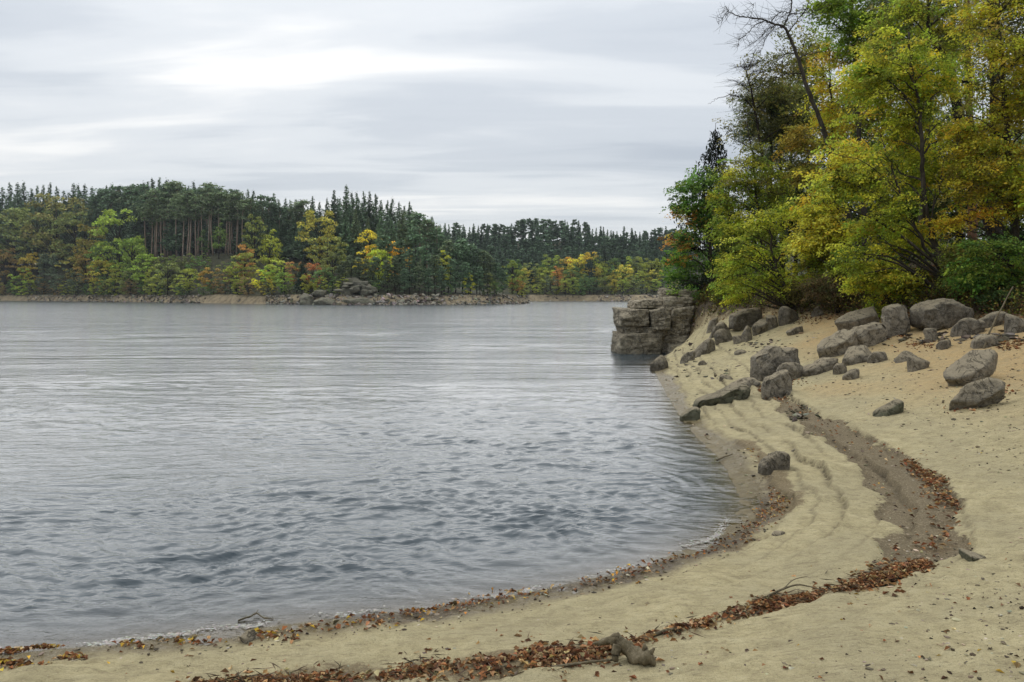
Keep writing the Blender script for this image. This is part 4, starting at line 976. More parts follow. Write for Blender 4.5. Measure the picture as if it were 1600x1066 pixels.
def build_near_wood():
    T = Tree
    t = T('oak_tree', 'dark green oak overhanging the rock outcrop at the wood edge', 1112, 44.5, seed=1)
    t.trunk([(1113, 430), (1108, 380), (1103, 320), (1097, 270)], .17, .04); t.trunk([(1108, 395), (1118, 350), (1128, 310)], .08, .03, start=False)
    t.crown([(1088, 300, 32, 38), (1075, 345, 26, 32), (1098, 395, 52, 30), (1078, 425, 34, 18), (1125, 360, 36, 50), (1108, 275, 20, 22)], GR, None, 190, 62, .16, .62, 26)
    t.crown([(1062, 385, 20, 30), (1080, 340, 30, 18)], [(.30, .13, .03), (.22, .16, .03)], None, 18, 40, .14, .5, 6); t.done()
    t = T('spruce_tree', 'thin dark spruce with drooping twigs rising behind the oak', 1120, 51, seed=2, bark=BARK_DARK)
    pth = t.trunk([(1120, 400), (1119, 300), (1118, 192)], .16, .012)
    for i, z in enumerate(np.linspace(0.03, 1, 46) ** .9):
        hgt = 195 + z * 190; ln = 5 + 92 * z * t.r.uniform(.4, 1.15)
        for sgn in (-1, 1):
            a = t.r.uniform(-.9, .9); tip = P(1118 + sgn * ln * math.cos(a), hgt + ln * .28 + 4, t.d + ln / F * t.d * math.sin(a)); st = P(1118, hgt, t.d)
            q = curve([st, (st + tip) / 2 + (0, 0, -.1), tip + (0, 0, .12)], 4); V, fs = tube(q - t.base, np.linspace(.02, .006, len(q)), 3, False); t.wood.add(V, fs)
            m = int(8 + ln * 1.0); k = t.r.random(m) * (len(q) - 1.01); j = k.astype(int); c = q[j] + (q[j + 1] - q[j]) * (k - j)[:, None]
            c[:, 2] -= t.r.random(m) * .28; c += t.r.normal(size=(m, 3)) * .08
            V, tri, cc = leaf_quads(c - t.base, np.array([0, 0, -1.]) + t.r.normal(size=(m, 3)) * .5, t.r.normal(size=(m, 3)), np.full(m, .28), np.full(m, .09), pal(m, [(.03, .04, .022), (.02, .03, .018)], None, .25, t.r)); t.leaf.add(V, tri, cc)
    t.done()
    t = T('hornbeam_tree', 'slender yellow green tree between the oak and the bare pine trunks', 1192, 41, seed=3)
    t.trunk([(1190, 400), (1183, 320), (1175, 240), (1166, 190)], .10, .02)
    t.crown([(1163, 262, 36, 50), (1178, 335, 48, 48), (1146, 300, 26, 40), (1200, 290, 30, 40)], YG + OL[:1], None, 190, 60, .12, .55, 24); t.done()
    t = T('hornbeam_tree', 'low yellow green tree with a trunk curving out over the boulders', 1243, 34.0, seed=4)
    t.trunk([(1225, 448), (1211, 410), (1204, 370), (1199, 335)], .10, .025)
    t.trunk([(1211, 410), (1232, 380), (1246, 345)], .04, .015, start=False)
    t.crown([(1180, 385, 52, 32), (1160, 430, 42, 24), (1215, 345, 45, 30), (1250, 395, 42, 38), (1200, 440, 46, 20), (1155, 462, 26, 14), (1230, 440, 30, 24)], YG, None, 300, 62, .105, .5, 34, yb=.9); t.done()
    G2 = 'pines standing among the near trees'
    for i, (px, top, lab) in enumerate(((1206, 122, 'left of a close pair of thin dark pine trunks, olive crowned'), (1221, 95, 'right of a close pair of thin dark pine trunks, taller'))):
        t = T('pine_tree', lab, px, 46 + i, seed=5 + i, bark=BARK_DARK, group=G2)
        t.trunk([(px + 1, 380), (px - 1, 260), (px + 1, top)], .17, .05)
        t.needles([(px - 6, top + 30, 44, 36), (px + 16, top + 70, 42, 34), (px - 30, top + 84, 34, 26), (px - 2, top + 130, 40, 20)], PN + OL, 115, 80, .22, .6, 16); t.done()
    # the dead pine that leans out over the beach
    t = T('dead_tree', 'dead leaning tree with bare crooked branches reaching over the beach', 1345, 35, seed=8)
    t.trunk([(1335, 380), (1310, 280), (1284, 195), (1262, 140), (1247, 92), (1229, 48), (1221, 40)], .14, .045, 10, jit=.012)
    def br(pts, r0, r1, tw=2):
        pth = t.trunk(pts, r0, r1, 6, False, .015)
        for q in pth[1:]:
            for _ in range(tw):
                v = t.r.normal(size=3) * .32; v[0] -= .25; e = q + v; V, fs = tube(np.array([q, q + v * .5 + t.r.normal(size=3) * .05, e]) - t.base, [.009, .006, .003], 3, False); t.wood.add(V, fs)
    br([(1224, 42), (1205, 36), (1190, 30), (1165, 27), (1142, 20), (1133, 10)], .05, .010)
    br([(1142, 20), (1132, 24), (1123, 38)], .012, .005); br([(1196, 31), (1180, 40), (1165, 55), (1155, 62), (1155, 72)], .025, .006)
    br([(1215, 40), (1200, 45), (1185, 62), (1170, 72)], .02, .005); br([(1212, 42), (1200, 55), (1192, 72), (1188, 84)], .018, .005)
    br([(1225, 40), (1232, 25), (1237, 5), (1235, -25)], .045, .02); br([(1205, 33), (1215, 22), (1226, 18), (1240, 22), (1262, 20), (1280, 28)], .022, .008)
    br([(1243, 83), (1228, 85), (1214, 96)], .03, .008); br([(1247, 92), (1262, 85), (1290, 80)], .03, .008); br([(1253, 115), (1235, 115), (1215, 122), (1195, 140)], .035, .008)
    br([(1230, 52), (1248, 30), (1262, 8), (1268, -20)], .03, .012); br([(1172, 28), (1176, 14), (1180, 4)], .01, .004, 1); br([(1240, 22), (1255, 14), (1275, 16), (1296, 10)], .014, .005)
    t.done()
    t = T('bare_tree', 'thin nearly leafless twiggy tree left of the dead leaning one', 1216, 43, seed=9, bark=BARK_DARK)
    t.trunk([(1208, 360), (1192, 240), (1178, 160), (1168, 120), (1160, 92)], .11, .012)
    k = 43
    for a in ((1150, 105), (1145, 125), (1160, 150), (1185, 110), (1196, 95), (1158, 128), (1140, 150), (1200, 130), (1175, 100), (1210, 110), (1152, 172), (1180, 80)):
        t.twigs([P(a[0], a[1], k + t.r.normal() * .6)], .022, 7, .55)
    pth = t.trunk([(1160, 152), (1140, 149), (1120, 155), (1106, 163)], .022, .006, 4, False)
    t.crown([(1170, 165, 42, 36), (1195, 120, 38, 40), (1155, 195, 30, 22), (1230, 105, 40, 36), (1245, 60, 34, 30), (1235, 160, 34, 30)], OL, None, 130, 30, .12, .5, 8); t.done()
    # the main hornbeam in the middle of the wood's edge
    t = T('hornbeam_tree', 'largest yellow green tree, slim pale trunk rising from the biggest boulder', 1480, 27, seed=10)
    t.trunk([(1474, 430), (1464, 395), (1450, 345), (1442, 290), (1442, 230), (1434, 165), (1425, 110), (1420, 50)], .125, .03, 10)
    t.trunk([(1470, 420), (1440, 375), (1415, 320), (1395, 270), (1380, 225)], .06, .02, start=False); t.trunk([(1452, 350), (1468, 300), (1474, 250)], .035, .015, start=False)
    t.crown([(1400, 170, 62, 62, .9), (1340, 235, 54, 62), (1425, 255, 66, 58, 1.6), (1362, 325, 62, 50, .2), (1345, 385, 46, 34), (1420, 385, 48, 44, 1.5), (1450, 120, 50, 46, .9), (1480, 240, 34, 60, 1.2), (1310, 300, 34, 44), (1400, 85, 54, 46), (1360, 130, 44, 40), (1395, 430, 40, 22), (1335, 420, 22, 14)], YG + YG + YL[:1], None, 760, 62, .096, .46, 60); t.done()
    t = T('hornbeam_tree', 'tall yellow green tree reaching past the top edge behind the largest', 1440, 33, seed=70)
    t.trunk([(1440, 380), (1446, 250), (1452, 120), (1450, 10), (1448, -60)], .14, .04)
    t.crown([(1405, 45, 50, 44), (1465, 85, 54, 50), (1440, -20, 70, 50), (1480, 160, 44, 50), (1375, 100, 36, 46), (1490, 30, 40, 40)], YG + OL[2:], None, 330, 56, .105, .52, 30); t.done()
    t = T('hornbeam_tree', 'small leafy yellow green tree filling the gap by the brown bush', 1290, 32.5, seed=71)
    t.trunk([(1288, 440), (1284, 390), (1278, 350)], .06, .015)
    t.crown([(1274, 385, 34, 34), (1296, 420, 32, 28), (1262, 425, 24, 20), (1300, 360, 24, 24)], YG + OL[2:], None, 150, 56, .10, .46, 14); t.done()
    t = T('hornbeam_tree', 'yellow green young tree squeezed between oak and curving trunk', 1148, 40.5, seed=72)
    t.trunk([(1146, 430), (1142, 380), (1138, 330)], .07, .015)
    t.crown([(1136, 350, 30, 40), (1150, 400, 30, 30), (1128, 310, 20, 26)], YG + GR[2:], None, 110, 54, .12, .52, 12); t.done()
    t = T('maple_tree', 'bright yellow leaved small tree filling the gap left of the largest one', 1330, 31.5, seed=11)
    t.trunk([(1325, 420), (1315, 360), (1305, 300), (1298, 250)], .09, .02)
    t.crown([(1290, 285, 32, 44), (1305, 345, 40, 34), (1280, 330, 28, 30), (1320, 250, 34, 36), (1275, 380, 34, 18)], YL[1:3] + YG[:1] + [(.30, .28, .04)], None, 200, 46, .125, .52, 24); t.done()
    t = T('beech_tree', 'golden brown beech filling the right edge of the wood', 1600, 26.5, seed=12)
    t.trunk([(1592, 400), (1580, 300), (1572, 200), (1566, 100), (1562, 20)], .16, .04)
    t.crown([(1540, 175, 58, 60), (1580, 95, 58, 56), (1545, 260, 56, 46), (1565, -15, 70, 40), (1600, 200, 46, 80), (1505, 230, 36, 46), (1590, 300, 46, 40), (1500, 300, 34, 26), (1560, 40, 60, 40)], OR[2:3] + OL[2:] + YL[1:3] + YG[:3], None, 560, 60, .096, .48, 46)
    t.crown([(1498, 347, 42, 14), (1475, 352, 18, 8), (1530, 338, 40, 12)], YL[:2] + OR[:1], None, 55, 52, .088, .42, 8); t.done()
    t = T('pine_tree', 'dark pine leaning left with thick trunk above the largest tree', 1565, 36, seed=13, bark=BARK_DARK, group=G2)
    t.trunk([(1545, 340), (1502, 192), (1482, 115), (1452, 45), (1424, -5), (1405, -50)], .27, .14, 10)
    t.needles([(1440, 20, 40, 26), (1395, 2, 44, 24), (1480, 30, 34, 20), (1400, -60, 90, 40), (1480, 70, 26, 16)], PN, 70, 80, .2, .55, 14); t.done()
    for i, (px, d, lab, r) in enumerate(((1515, 38, 'upright brown pine trunk right of the dark leaning pine', .20), (1553, 39, 'dark pine trunk cut by the top edge above the golden beech', .24), (1492, 52, 'thin far pine trunk seen through the crown of the largest tree', .16))):
        t = T('pine_tree', lab, px + 6, d, seed=14 + i, bark=[BARK_RED, BARK_DARK, BARK_DARK][i], group=G2)
        t.trunk([(px + 4, 330), (px + 1, 160), (px - 3, 40), (px - 4, -60)], r, r * .6, 9)
        t.needles([(px, -50, 70, 50), (px - 20, 60, 34, 16), (px + 20, 110, 30, 14)], PN + OL[:1], 60, 70, .22, .6, 12); t.done()
    t = T('maple_tree', 'fresh green maple crown at the top edge above the dead tree', 1350, 39, seed=18)
    t.trunk([(1352, 380), (1345, 250), (1338, 130), (1332, 30), (1330, -40)], .16, .05)
    t.crown([(1322, 25, 46, 40), (1360, 55, 46, 40), (1300, 10, 30, 30), (1375, 5, 50, 34), (1320, 80, 30, 24)], GR[2:] + YG[1:2] + YG[3:] + [(.09, .14, .015)], None, 230, 56, .13, .6, 24); t.done()
    t = T('birch_tree', 'golden orange birch between the dead tree and the largest crown', 1310, 40, seed=19)
    t.trunk([(1308, 380), (1304, 260), (1298, 150), (1296, 80)], .11, .02)
    t.crown([(1297, 105, 30, 40), (1282, 150, 24, 32), (1318, 140, 24, 30), (1300, 195, 28, 28)], YL[:2] + OR[:1] + YG[:1], None, 135, 52, .115, .52, 20); t.done()
    t = T('beech_tree', 'small brownish beech in front of the pine pair', 1285, 38, seed=20)
    t.trunk([(1278, 380), (1268, 290), (1258, 215)], .07, .015)
    t.crown([(1252, 235, 26, 28), (1262, 265, 30, 24), (1240, 210, 18, 16)], [(.17, .12, .02), (.14, .115, .02), (.12, .11, .02)], None, 50, 54, .12, .5, 12); t.done()
    # deeper trees that close the wood behind
    GD = 'darker trees deeper in the near wood'
    for i, (px, d, lab, ells, cols, ns) in enumerate((
            (1270, 47, 'olive tree deep in the wood behind the small brownish beech', [(1262, 300, 48, 60), (1240, 360, 50, 44), (1300, 360, 44, 50)], OL + DG, 130),
            (1330, 50, 'dark green tree deep in the wood behind the yellow small tree', [(1330, 210, 44, 60), (1350, 290, 50, 60), (1320, 360, 54, 50)], DG + OL, 150),
            (1420, 46, 'dark olive tree deep in the wood behind the largest trunk', [(1410, 300, 64, 70), (1440, 210, 44, 50), (1380, 370, 54, 50), (1460, 380, 50, 44)], DG + OL, 190),
            (1500, 44, 'dark tree deep in the wood behind the golden beech', [(1510, 330, 60, 60), (1540, 250, 54, 60), (1480, 400, 50, 40), (1560, 390, 54, 50)], DG + OL, 190),
            (1590, 42, 'olive tall tree deep in the wood at the right edge', [(1590, 130, 54, 70), (1570, 40, 60, 60), (1600, 260, 50, 70)], OL + YG[3:], 190),
            (1175, 50, 'dark green tree deep behind the slender yellow green one', [(1170, 390, 48, 46), (1200, 330, 40, 50), (1140, 420, 34, 34)], DG, 120),
            (1380, 41, 'thin green tree showing through behind the largest crown', [(1370, 160, 46, 70), (1400, 60, 40, 60)], YG[3:] + OL + GR[:1], 120),
            (1545, 54, 'dense olive tree furthest back behind the golden beech', [(1540, 190, 60, 70), (1500, 280, 60, 60), (1580, 300, 56, 70), (1530, 360, 60, 40)], OL + DG + YG[3:], 170),
            (1455, 56, 'dense green tree furthest back behind the largest crown', [(1450, 210, 60, 60), (1410, 320, 70, 60), (1480, 330, 56, 60), (1350, 330, 50, 60)], OL + GR, 170),
            (1310, 56, 'dense olive tree furthest back behind the golden birch', [(1300, 170, 44, 60), (1280, 270, 50, 60), (1340, 260, 44, 60), (1250, 340, 50, 50)], OL + YG[3:], 150),
            (1240, 52, 'tall olive tree behind the top of the pine pair', [(1250, 130, 40, 46), (1230, 190, 46, 44), (1275, 200, 34, 44), (1262, 75, 26, 32)], OL + YG[3:], 120))):
        t = T('broadleaf_tree', lab, px, d, seed=30 + i, group=GD, bark=BARK_DARK)
        top = min(e[1] - e[3] * .5 for e in ells); t.trunk([(px + t.r.normal() * 6, 380), (px + t.r.normal() * 8, (380 + top) / 2), (px + t.r.normal() * 10, top)], .15, .03)
        t.crown(ells, cols, None, int(ns * 1.5), 60, .17, .8, 18); t.done()
    # trees beyond the right edge that the side view would meet
    GO = 'trees of the wood beyond the right edge'
    for i, (px, d, cols, lab) in enumerate(((1690, 25, YG + YL[:1], 'yellow green tree just beyond the right edge of the photo'), (1800, 27, OL + YG, 'olive tree further beyond the right edge of the photo'))):
        t = T('broadleaf_tree', lab, px, d, seed=50 + i, group=GO)
        t.trunk([(px, 380), (px - 8, 250), (px + 5, 100)], .15, .03); t.crown([(px, 180, 80, 90), (px - 20, 300, 76, 60), (px + 20, 80, 70, 80)], cols, None, 260, 50, .12, .6, 24); t.done()
    # shrubs along the bank
    GSH = 'shrubs growing along the bank'
    def shrub(name, lab, px, d, ells, cols, ns, per=54, size=.085, sr=.36, seed=0, bark=BARK_DARK, limbs=12):
        t = T(name, lab, px, d, 'shrub', GSH, 60 + seed, bark)
        top = min(e[1] for e in ells)
        for k in range(4): t.trunk([(px + t.r.normal() * 10, (HY + 20 + top) / 2 + 6), (px + t.r.normal() * 22, top)], .028, .008, 5)
        t.crown(ells, cols, None, ns, per, size, sr, limbs); t.done()
    shrub('hazel_bush', 'dark green hazel bush in the deep shade at the right edge', 1568, 24.5, [(1560, 385, 44, 34), (1590, 430, 34, 34), (1530, 425, 30, 26), (1590, 370, 30, 26)], GR + YG[3:], 230, 56, .10, .42, 1)
    shrub('hazel_bush', 'olive green bush under the golden spray right of the main trunk', 1515, 26, [(1510, 400, 30, 24), (1535, 440, 34, 18), (1500, 440, 20, 14)], YG[3:] + OL + YG[:1], 120, 54, .09, .38, 2)
    shrub('hazel_bush', 'yellow green bush at the left foot of the main trunk', 1400, 28, [(1385, 430, 36, 26), (1350, 440, 20, 14), (1420, 450, 26, 14)], YG + YL[:1], 150, 54, .09, .38, 3)
    shrub('bramble_bush', 'brown tangled nearly leafless bush on the earth bank', 1310, 31, [(1310, 455, 40, 18), (1345, 470, 26, 12), (1280, 450, 26, 16)], [(.06, .042, .022), (.085, .06, .03), (.05, .05, .02)], 90, 40, .08, .4, 4)
    shrub('bramble_bush', 'small green tufted bush on top of the outcrop', 1070, 43.5, [(1070, 455, 22, 9), (1090, 462, 18, 7)], GR + YG[1:2], 36, 40, .10, .36, 5)
    shrub('hazel_bush', 'yellow green low bush hanging over the pale pointed boulder', 1150, 40, [(1145, 468, 30, 12), (1175, 468, 26, 12), (1130, 450, 20, 14)], YG + GR, 90, 50, .10, .42, 6)
    shrub('bramble_bush', 'olive brown bush behind the dark rounded boulder', 1262, 34, [(1255, 455, 30, 18), (1225, 468, 22, 10)], OL + [(.08, .06, .025)], 80, 44, .09, .4, 7)
    shrub('bramble_bush', 'trailing leafy bush beside the upright block', 1378, 28, [(1372, 470, 12, 16), (1365, 490, 7, 9)], YG + OL[:1], 34, 40, .085, .3, 8, limbs=6)
    shrub('bramble_bush', 'dark bush in the shade above the leaning pole', 1590, 24, [(1585, 475, 24, 14), (1565, 465, 20, 14)], DG + OL[:1], 60, 44, .08, .36, 9)
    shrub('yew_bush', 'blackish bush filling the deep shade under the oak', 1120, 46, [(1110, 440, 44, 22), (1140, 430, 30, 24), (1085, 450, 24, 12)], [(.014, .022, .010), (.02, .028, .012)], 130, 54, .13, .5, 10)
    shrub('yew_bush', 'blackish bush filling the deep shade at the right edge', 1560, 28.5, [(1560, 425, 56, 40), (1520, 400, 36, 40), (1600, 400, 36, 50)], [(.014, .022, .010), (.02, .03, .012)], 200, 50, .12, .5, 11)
    # roots showing in the bank
    e = empty('tree_stump', P(1500, 466, 27.2)); tag(e, 'bleached roots of an old stump on the biggest boulder', 'stump')
    for k, pts in enumerate(([(1470, 470, 26.6), (1490, 462, 26.7), (1510, 460, 26.8), (1525, 466, 26.6)], [(1482, 458, 27), (1476, 466, 26.7), (1470, 478, 26.5)], [(1500, 461, 27), (1508, 467, 26.6), (1530, 462, 26.6)])):
        q = curve([P(*a) for a in pts], 4, .01); V, fs = tube(q - np.array(e.location), np.linspace(.035, .012, len(q)), 6, True, .3, k); link('root', np_mesh('root', V, fs, True), WOOD, e)
build_near_wood()
# ------------------------------------------------------------------ the far shore
FS_PX = np.array([-1200, -900, -300, 0, 120, 250, 330, 425, 530, 600, 680, 760, 800, 826])
FS_D = np.array([560, 545, 520, 462, 405, 341, 305, 278, 251, 250, 258, 272, 284, 298])
def fshore_d(px):
    return np.where(px <= 826, np.interp(px, FS_PX, FS_D), np.interp(px, [826, 828, 900, 1000, 1100, 1500], [298, 416, 420, 410, 402, 330]))
RISE = ([-1200, -300, 0, 120, 220, 350, 450, 530, 600, 680, 740, 790, 826], [22, 22, 20, 20, 20, 20, 16, 13, 11, 8, 5, 2, .5])
def far_h(px, d):
    D = fshore_d(px); s = d - D
    h1 = np.where(s > 0, 3.2 * ss(s / 7) + np.interp(px, *RISE) * ss((s - 7) / 75), -1.5)
    h1 = np.where((px > 740) & (px < 826) & (s > (826 - px) * .55 + 14), -1.5, h1)        # back of the point
    sb = d - np.interp(px, [600, 826, 900, 1000, 1100, 1500], [416, 416, 420, 410, 402, 330])
    h2 = np.where((sb > 0) & (px > 560), 2.6 * ss(sb / 8) + 9 * ss((sb - 8) / 60) + np.interp(px, [560, 690, 800, 880, 980, 1060, 1500], [16, 26, 31, 32, 25, 24, 30]) * ss((sb - 60) / 110), -1.5)
    return np.maximum(h1, h2)

def build_far_ground():
    pxs = np.arange(-1200, 1501, 6.0); ds = np.concatenate([np.arange(236, 480, 2.0), np.arange(480, 900, 10)])
    PX, Dd = np.meshgrid(pxs, ds); px = PX.ravel(); d = Dd.ravel()
    h = far_h(px, d); x = (px - 800) / F * d
    h = h + np.where(h > 0, .35 * fbm(x * .15, d * .15, seed=7, octv=4), 0)
    s = d - fshore_d(px); sand = np.where(px < 826, 1 - ss((s - 5) / 4), 1 - ss((s - 7) / 5))
    nx, ny = len(pxs), len(ds); idx = np.arange(nx * ny).reshape(ny, nx)
    q = np.stack([idx[:-1, :-1], idx[:-1, 1:], idx[1:, 1:], idx[1:, :-1]], -1).reshape(-1, 4); q = q[h[q].max(1) > -1.4]
    used = np.unique(q); mp = np.zeros(nx * ny, int); mp[used] = np.arange(len(used))
    m, t = new_mat('far_ground'); pos = t.geo()
    c = t.ramp(t.noise(.25, 5, .65, pos), [(.3, (.022, .026, .012)), (.55, (.05, .05, .022)), (.75, (.10, .08, .04))])
    sc = t.ramp(t.noise(.5, 5, .7, pos), [(.3, (.13, .10, .06)), (.6, (.32, .255, .155))])
    c = t.mix(t.attr('shore_sand'), c, sc); t.out(t.bsdf(c, .95, t.bump(t.noise(1.2, 4, .7, pos), .8, .4)).outputs[0])
    o = link('hillside', np_mesh('hillside', np.stack([x, d, h], 1)[used], [mp[q]], True, None, {'shore_sand': sand[used]}), m)
    tag(o, 'wooded land beyond the lake with a bare strip of sand at its foot', 'hillside', kind='structure')
    # the broken stones of the waterline: nobody could count them
    r = np.random.default_rng(3); U, Fc = ico(1); V = []; Fa = []; Cc = []; n0 = 0
    for _ in range(5200):
        px = r.uniform(-60, 1060)
        if (px < 42 or 312 < px < 415) and r.random() < .93: continue
        if 826 < px < 930 and r.random() < .8: continue
        D = float(fshore_d(np.array(px))); d = D + r.random() * (6.2 if px < 826 else 8)
        if 440 < px < 826 and r.random() < .35: d = D + r.random() * 2.5
        z = float(far_h(np.array(px), np.array(d))); sz = .16 + .42 * r.random() ** 3 * (1.4 if 440 < px < 700 else 1)
        a = U * (1 + .3 * r.normal(size=(len(U), 1))) * np.array([r.uniform(.8, 1.7), 1, r.uniform(.5, .9)]) * sz
        V.append(rot(a, 0, r.normal() * .4, r.random() * 6) + np.array([(px - 800) / F * d, d, max(z, 0) + sz * .15])); Fa.append(Fc + n0); n0 += len(U)
        Cc.append(np.repeat(pal(1, [(.24, .215, .17), (.16, .14, .11), (.33, .30, .25), (.09, .08, .06)], None, .2, r), len(U), 0))
    o = link('shore_stones', np_mesh('shore_stones', np.concatenate(V), [np.concatenate(Fa)], False, np.concatenate(Cc)), DRY)
    tag(o, 'broken grey stones along the far waterline', 'stones', kind='stuff')
    # rock knoll on the point
    e = empty('rock_knoll', P(557, 462, 259)); b0 = np.array(e.location); tag(e, 'rounded rock knoll rising from the far shore below pines', 'rock')
    for i, (x0, x1, yt, yb, d, dep) in enumerate(((533, 583, 437, 464, 259, 9), (530, 556, 446, 466, 256.5, 5), (562, 586, 449, 466, 257, 5))):
        V, Fc = rock_shape(500 + i, ((x1 - x0) * d / F, dep, (yb - yt) * d / F * 1.5), 12, 8, .12, 4)
        link('crag', np_mesh('crag', V + P((x0 + x1) / 2, (yt + yb) / 2 + 3, d + dep / 2) - b0, [Fc], True), ROCK_FAR, e)
    r2 = np.random.default_rng(12)
    for i in range(14):
        px = r2.uniform(530, 586); h = 23 * math.sqrt(max(.05, 1 - ((px - 557) / 33) ** 2)); y = 463 - h * r2.uniform(.25, .95); w = r2.uniform(7, 15); d = 255.5 + (463 - y) * .12
        V, Fc = rock_shape(560 + i, (w * d / F, 4, w * .75 * d / F), 8, 14, .1, 3)
        link('crag', np_mesh('crag', rot(V, 0, r2.normal() * .2, r2.random() * 3) + P(px, y, d) - b0, [Fc], True), ROCK_FAR, e)
    for i, (x0, x1, yt, yb, d, lab) in enumerate(((468, 492, 458, 477, 262, 'pale slab of rock at the far waterline left of the knoll'), (490, 528, 464, 478, 254, 'low pale ledge at the far waterline left below the knoll'), (528, 590, 464, 478, 252, 'long low ledge at the far waterline below the knoll'), (488, 510, 452, 464, 262, 'mossy rock hump above the ledge left of the knoll'))):
        V, Fc = rock_shape(520 + i, ((x1 - x0) * d / F, 5, (yb - yt) * d / F * 1.05), 12, 12, .16, 4)
        o = link('shore_ledge', np_mesh('shore_ledge', V, [Fc], True), ROCK_FAR); o.location = P((x0 + x1) / 2, (yt + yb) / 2 + 1, d + 1.5); tag(o, lab, 'rock', 'rock ledges at the far waterline')
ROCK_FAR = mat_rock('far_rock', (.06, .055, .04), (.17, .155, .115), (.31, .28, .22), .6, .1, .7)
build_far_ground()

def mat_far(name, rough=.7, tr=.2):
    """colour of the whole tree times the tone of each tuft"""
    m, t = new_mat(name); oc = t.n('ShaderNodeObjectInfo').outputs['Color']
    c = t.mix(1.0, oc, t.attr('tint', 'Color'), 'MULTIPLY')
    d = t.bsdf(c, rough, None, .15); tl = t.n('ShaderNodeBsdfTranslucent'); t.L.new(c, tl.inputs[0])
    mx = t.n('ShaderNodeMixShader'); mx.inputs[0].default_value = tr; t.L.new(d.outputs[0], mx.inputs[1]); t.L.new(tl.outputs[0], mx.inputs[2]); t.out(mx.outputs[0]); return m
FARLEAF = mat_far('far_leaf'); 

def tufts(C, size, r, up=.5, tone=None):
    n = len(C); ax = r.normal(size=(n, 3)); ax[:, 2] *= .5; nr = r.normal(size=(n, 3)); nr[:, 2] = np.abs(nr[:, 2]) + up
    L = size * r.uniform(.6, 1.4, n); t = np.ones(n) if tone is None else tone
    col = np.clip(t * (1 + r.normal(size=n) * .22), .2, 2.2)[:, None] * (1 + r.normal(size=(n, 3)) * .05)
    return leaf_quads(C, ax, nr, L, L * .75, col, .3)

# unit trees, 1 m tall, scaled to size
def proto_spruce(seed, dens=1.3, sz=.034):
    r = np.random.default_rng(seed); C = []; T = []
    for k in range(int(26 * (dens ** .5))):
        f = (k + .5) / int(26 * dens ** .5); z = .99 - .86 * f ** .95; rad = (.012 + .165 * f ** .9) * r.uniform(.8, 1.15)
        nb = int(5 + 6 * f)
        for b in range(nb):
            a = r.random() * 6.28; ln = rad * r.uniform(.65, 1.15); m = max(3, int((4 + 16 * f) * dens)); u = r.random(m) ** .7
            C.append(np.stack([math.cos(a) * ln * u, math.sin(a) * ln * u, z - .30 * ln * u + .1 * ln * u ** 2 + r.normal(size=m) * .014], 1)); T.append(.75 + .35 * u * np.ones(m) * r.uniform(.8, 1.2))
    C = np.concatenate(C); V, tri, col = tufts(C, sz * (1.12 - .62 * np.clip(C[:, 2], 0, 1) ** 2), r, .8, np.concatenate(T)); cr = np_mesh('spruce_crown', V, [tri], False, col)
    V, fs = tube(np.array([[0, 0, -.03], [0, 0, .5], [0, 0, .99]]), [.010, .007, .001], 5); tk = np_mesh('spruce_trunk', V, fs, True)
    return tk, cr
def proto_pine(seed, bare=.62, n=26, sz=.030, per=34):
    r = np.random.default_rng(seed); C = []; T = []; bag = Bag()
    bend = r.normal(size=2) * .012; pth = np.array([[0, 0, -.03], [bend[0], bend[1], .4], [bend[0] * .5, bend[1], .75], [0, 0, .97]])
    V, fs = tube(smooth_poly(pth, 3), np.linspace(.0105, .004, 10), 6); bag.add(V, fs)
    for k in range(n):
        z = bare + (1 - bare) * r.random() ** .85; f = (z - bare) / (1 - bare); R = .125 * math.sqrt(max(.05, 1 - f ** 2.2)) * r.uniform(.35, 1.1); a = r.random() * 6.28
        c = np.array([math.cos(a) * R, math.sin(a) * R, z - .02])
        V, fs = tube(np.array([[0, 0, z - .05], c]), [.003, .0012], 3, False); bag.add(V, fs)
        C.append(c + r.normal(size=(per, 3)) * np.array([.032, .032, .014])); T.append(np.full(per, r.uniform(.75, 1.25)))
    for k in range(5):
        z = r.uniform(min(.35, bare * .6), bare); a = r.random() * 6.28; V, fs = tube(np.array([[0, 0, z], [math.cos(a) * .05, math.sin(a) * .05, z - .005]]), [.002, .001], 3, False); bag.add(V, fs)
    V, tri, col = tufts(np.concatenate(C), sz, r, .8, np.concatenate(T))
    return bag.mesh('pine_trunk', True), np_mesh('pine_crown', V, [tri], False, col)
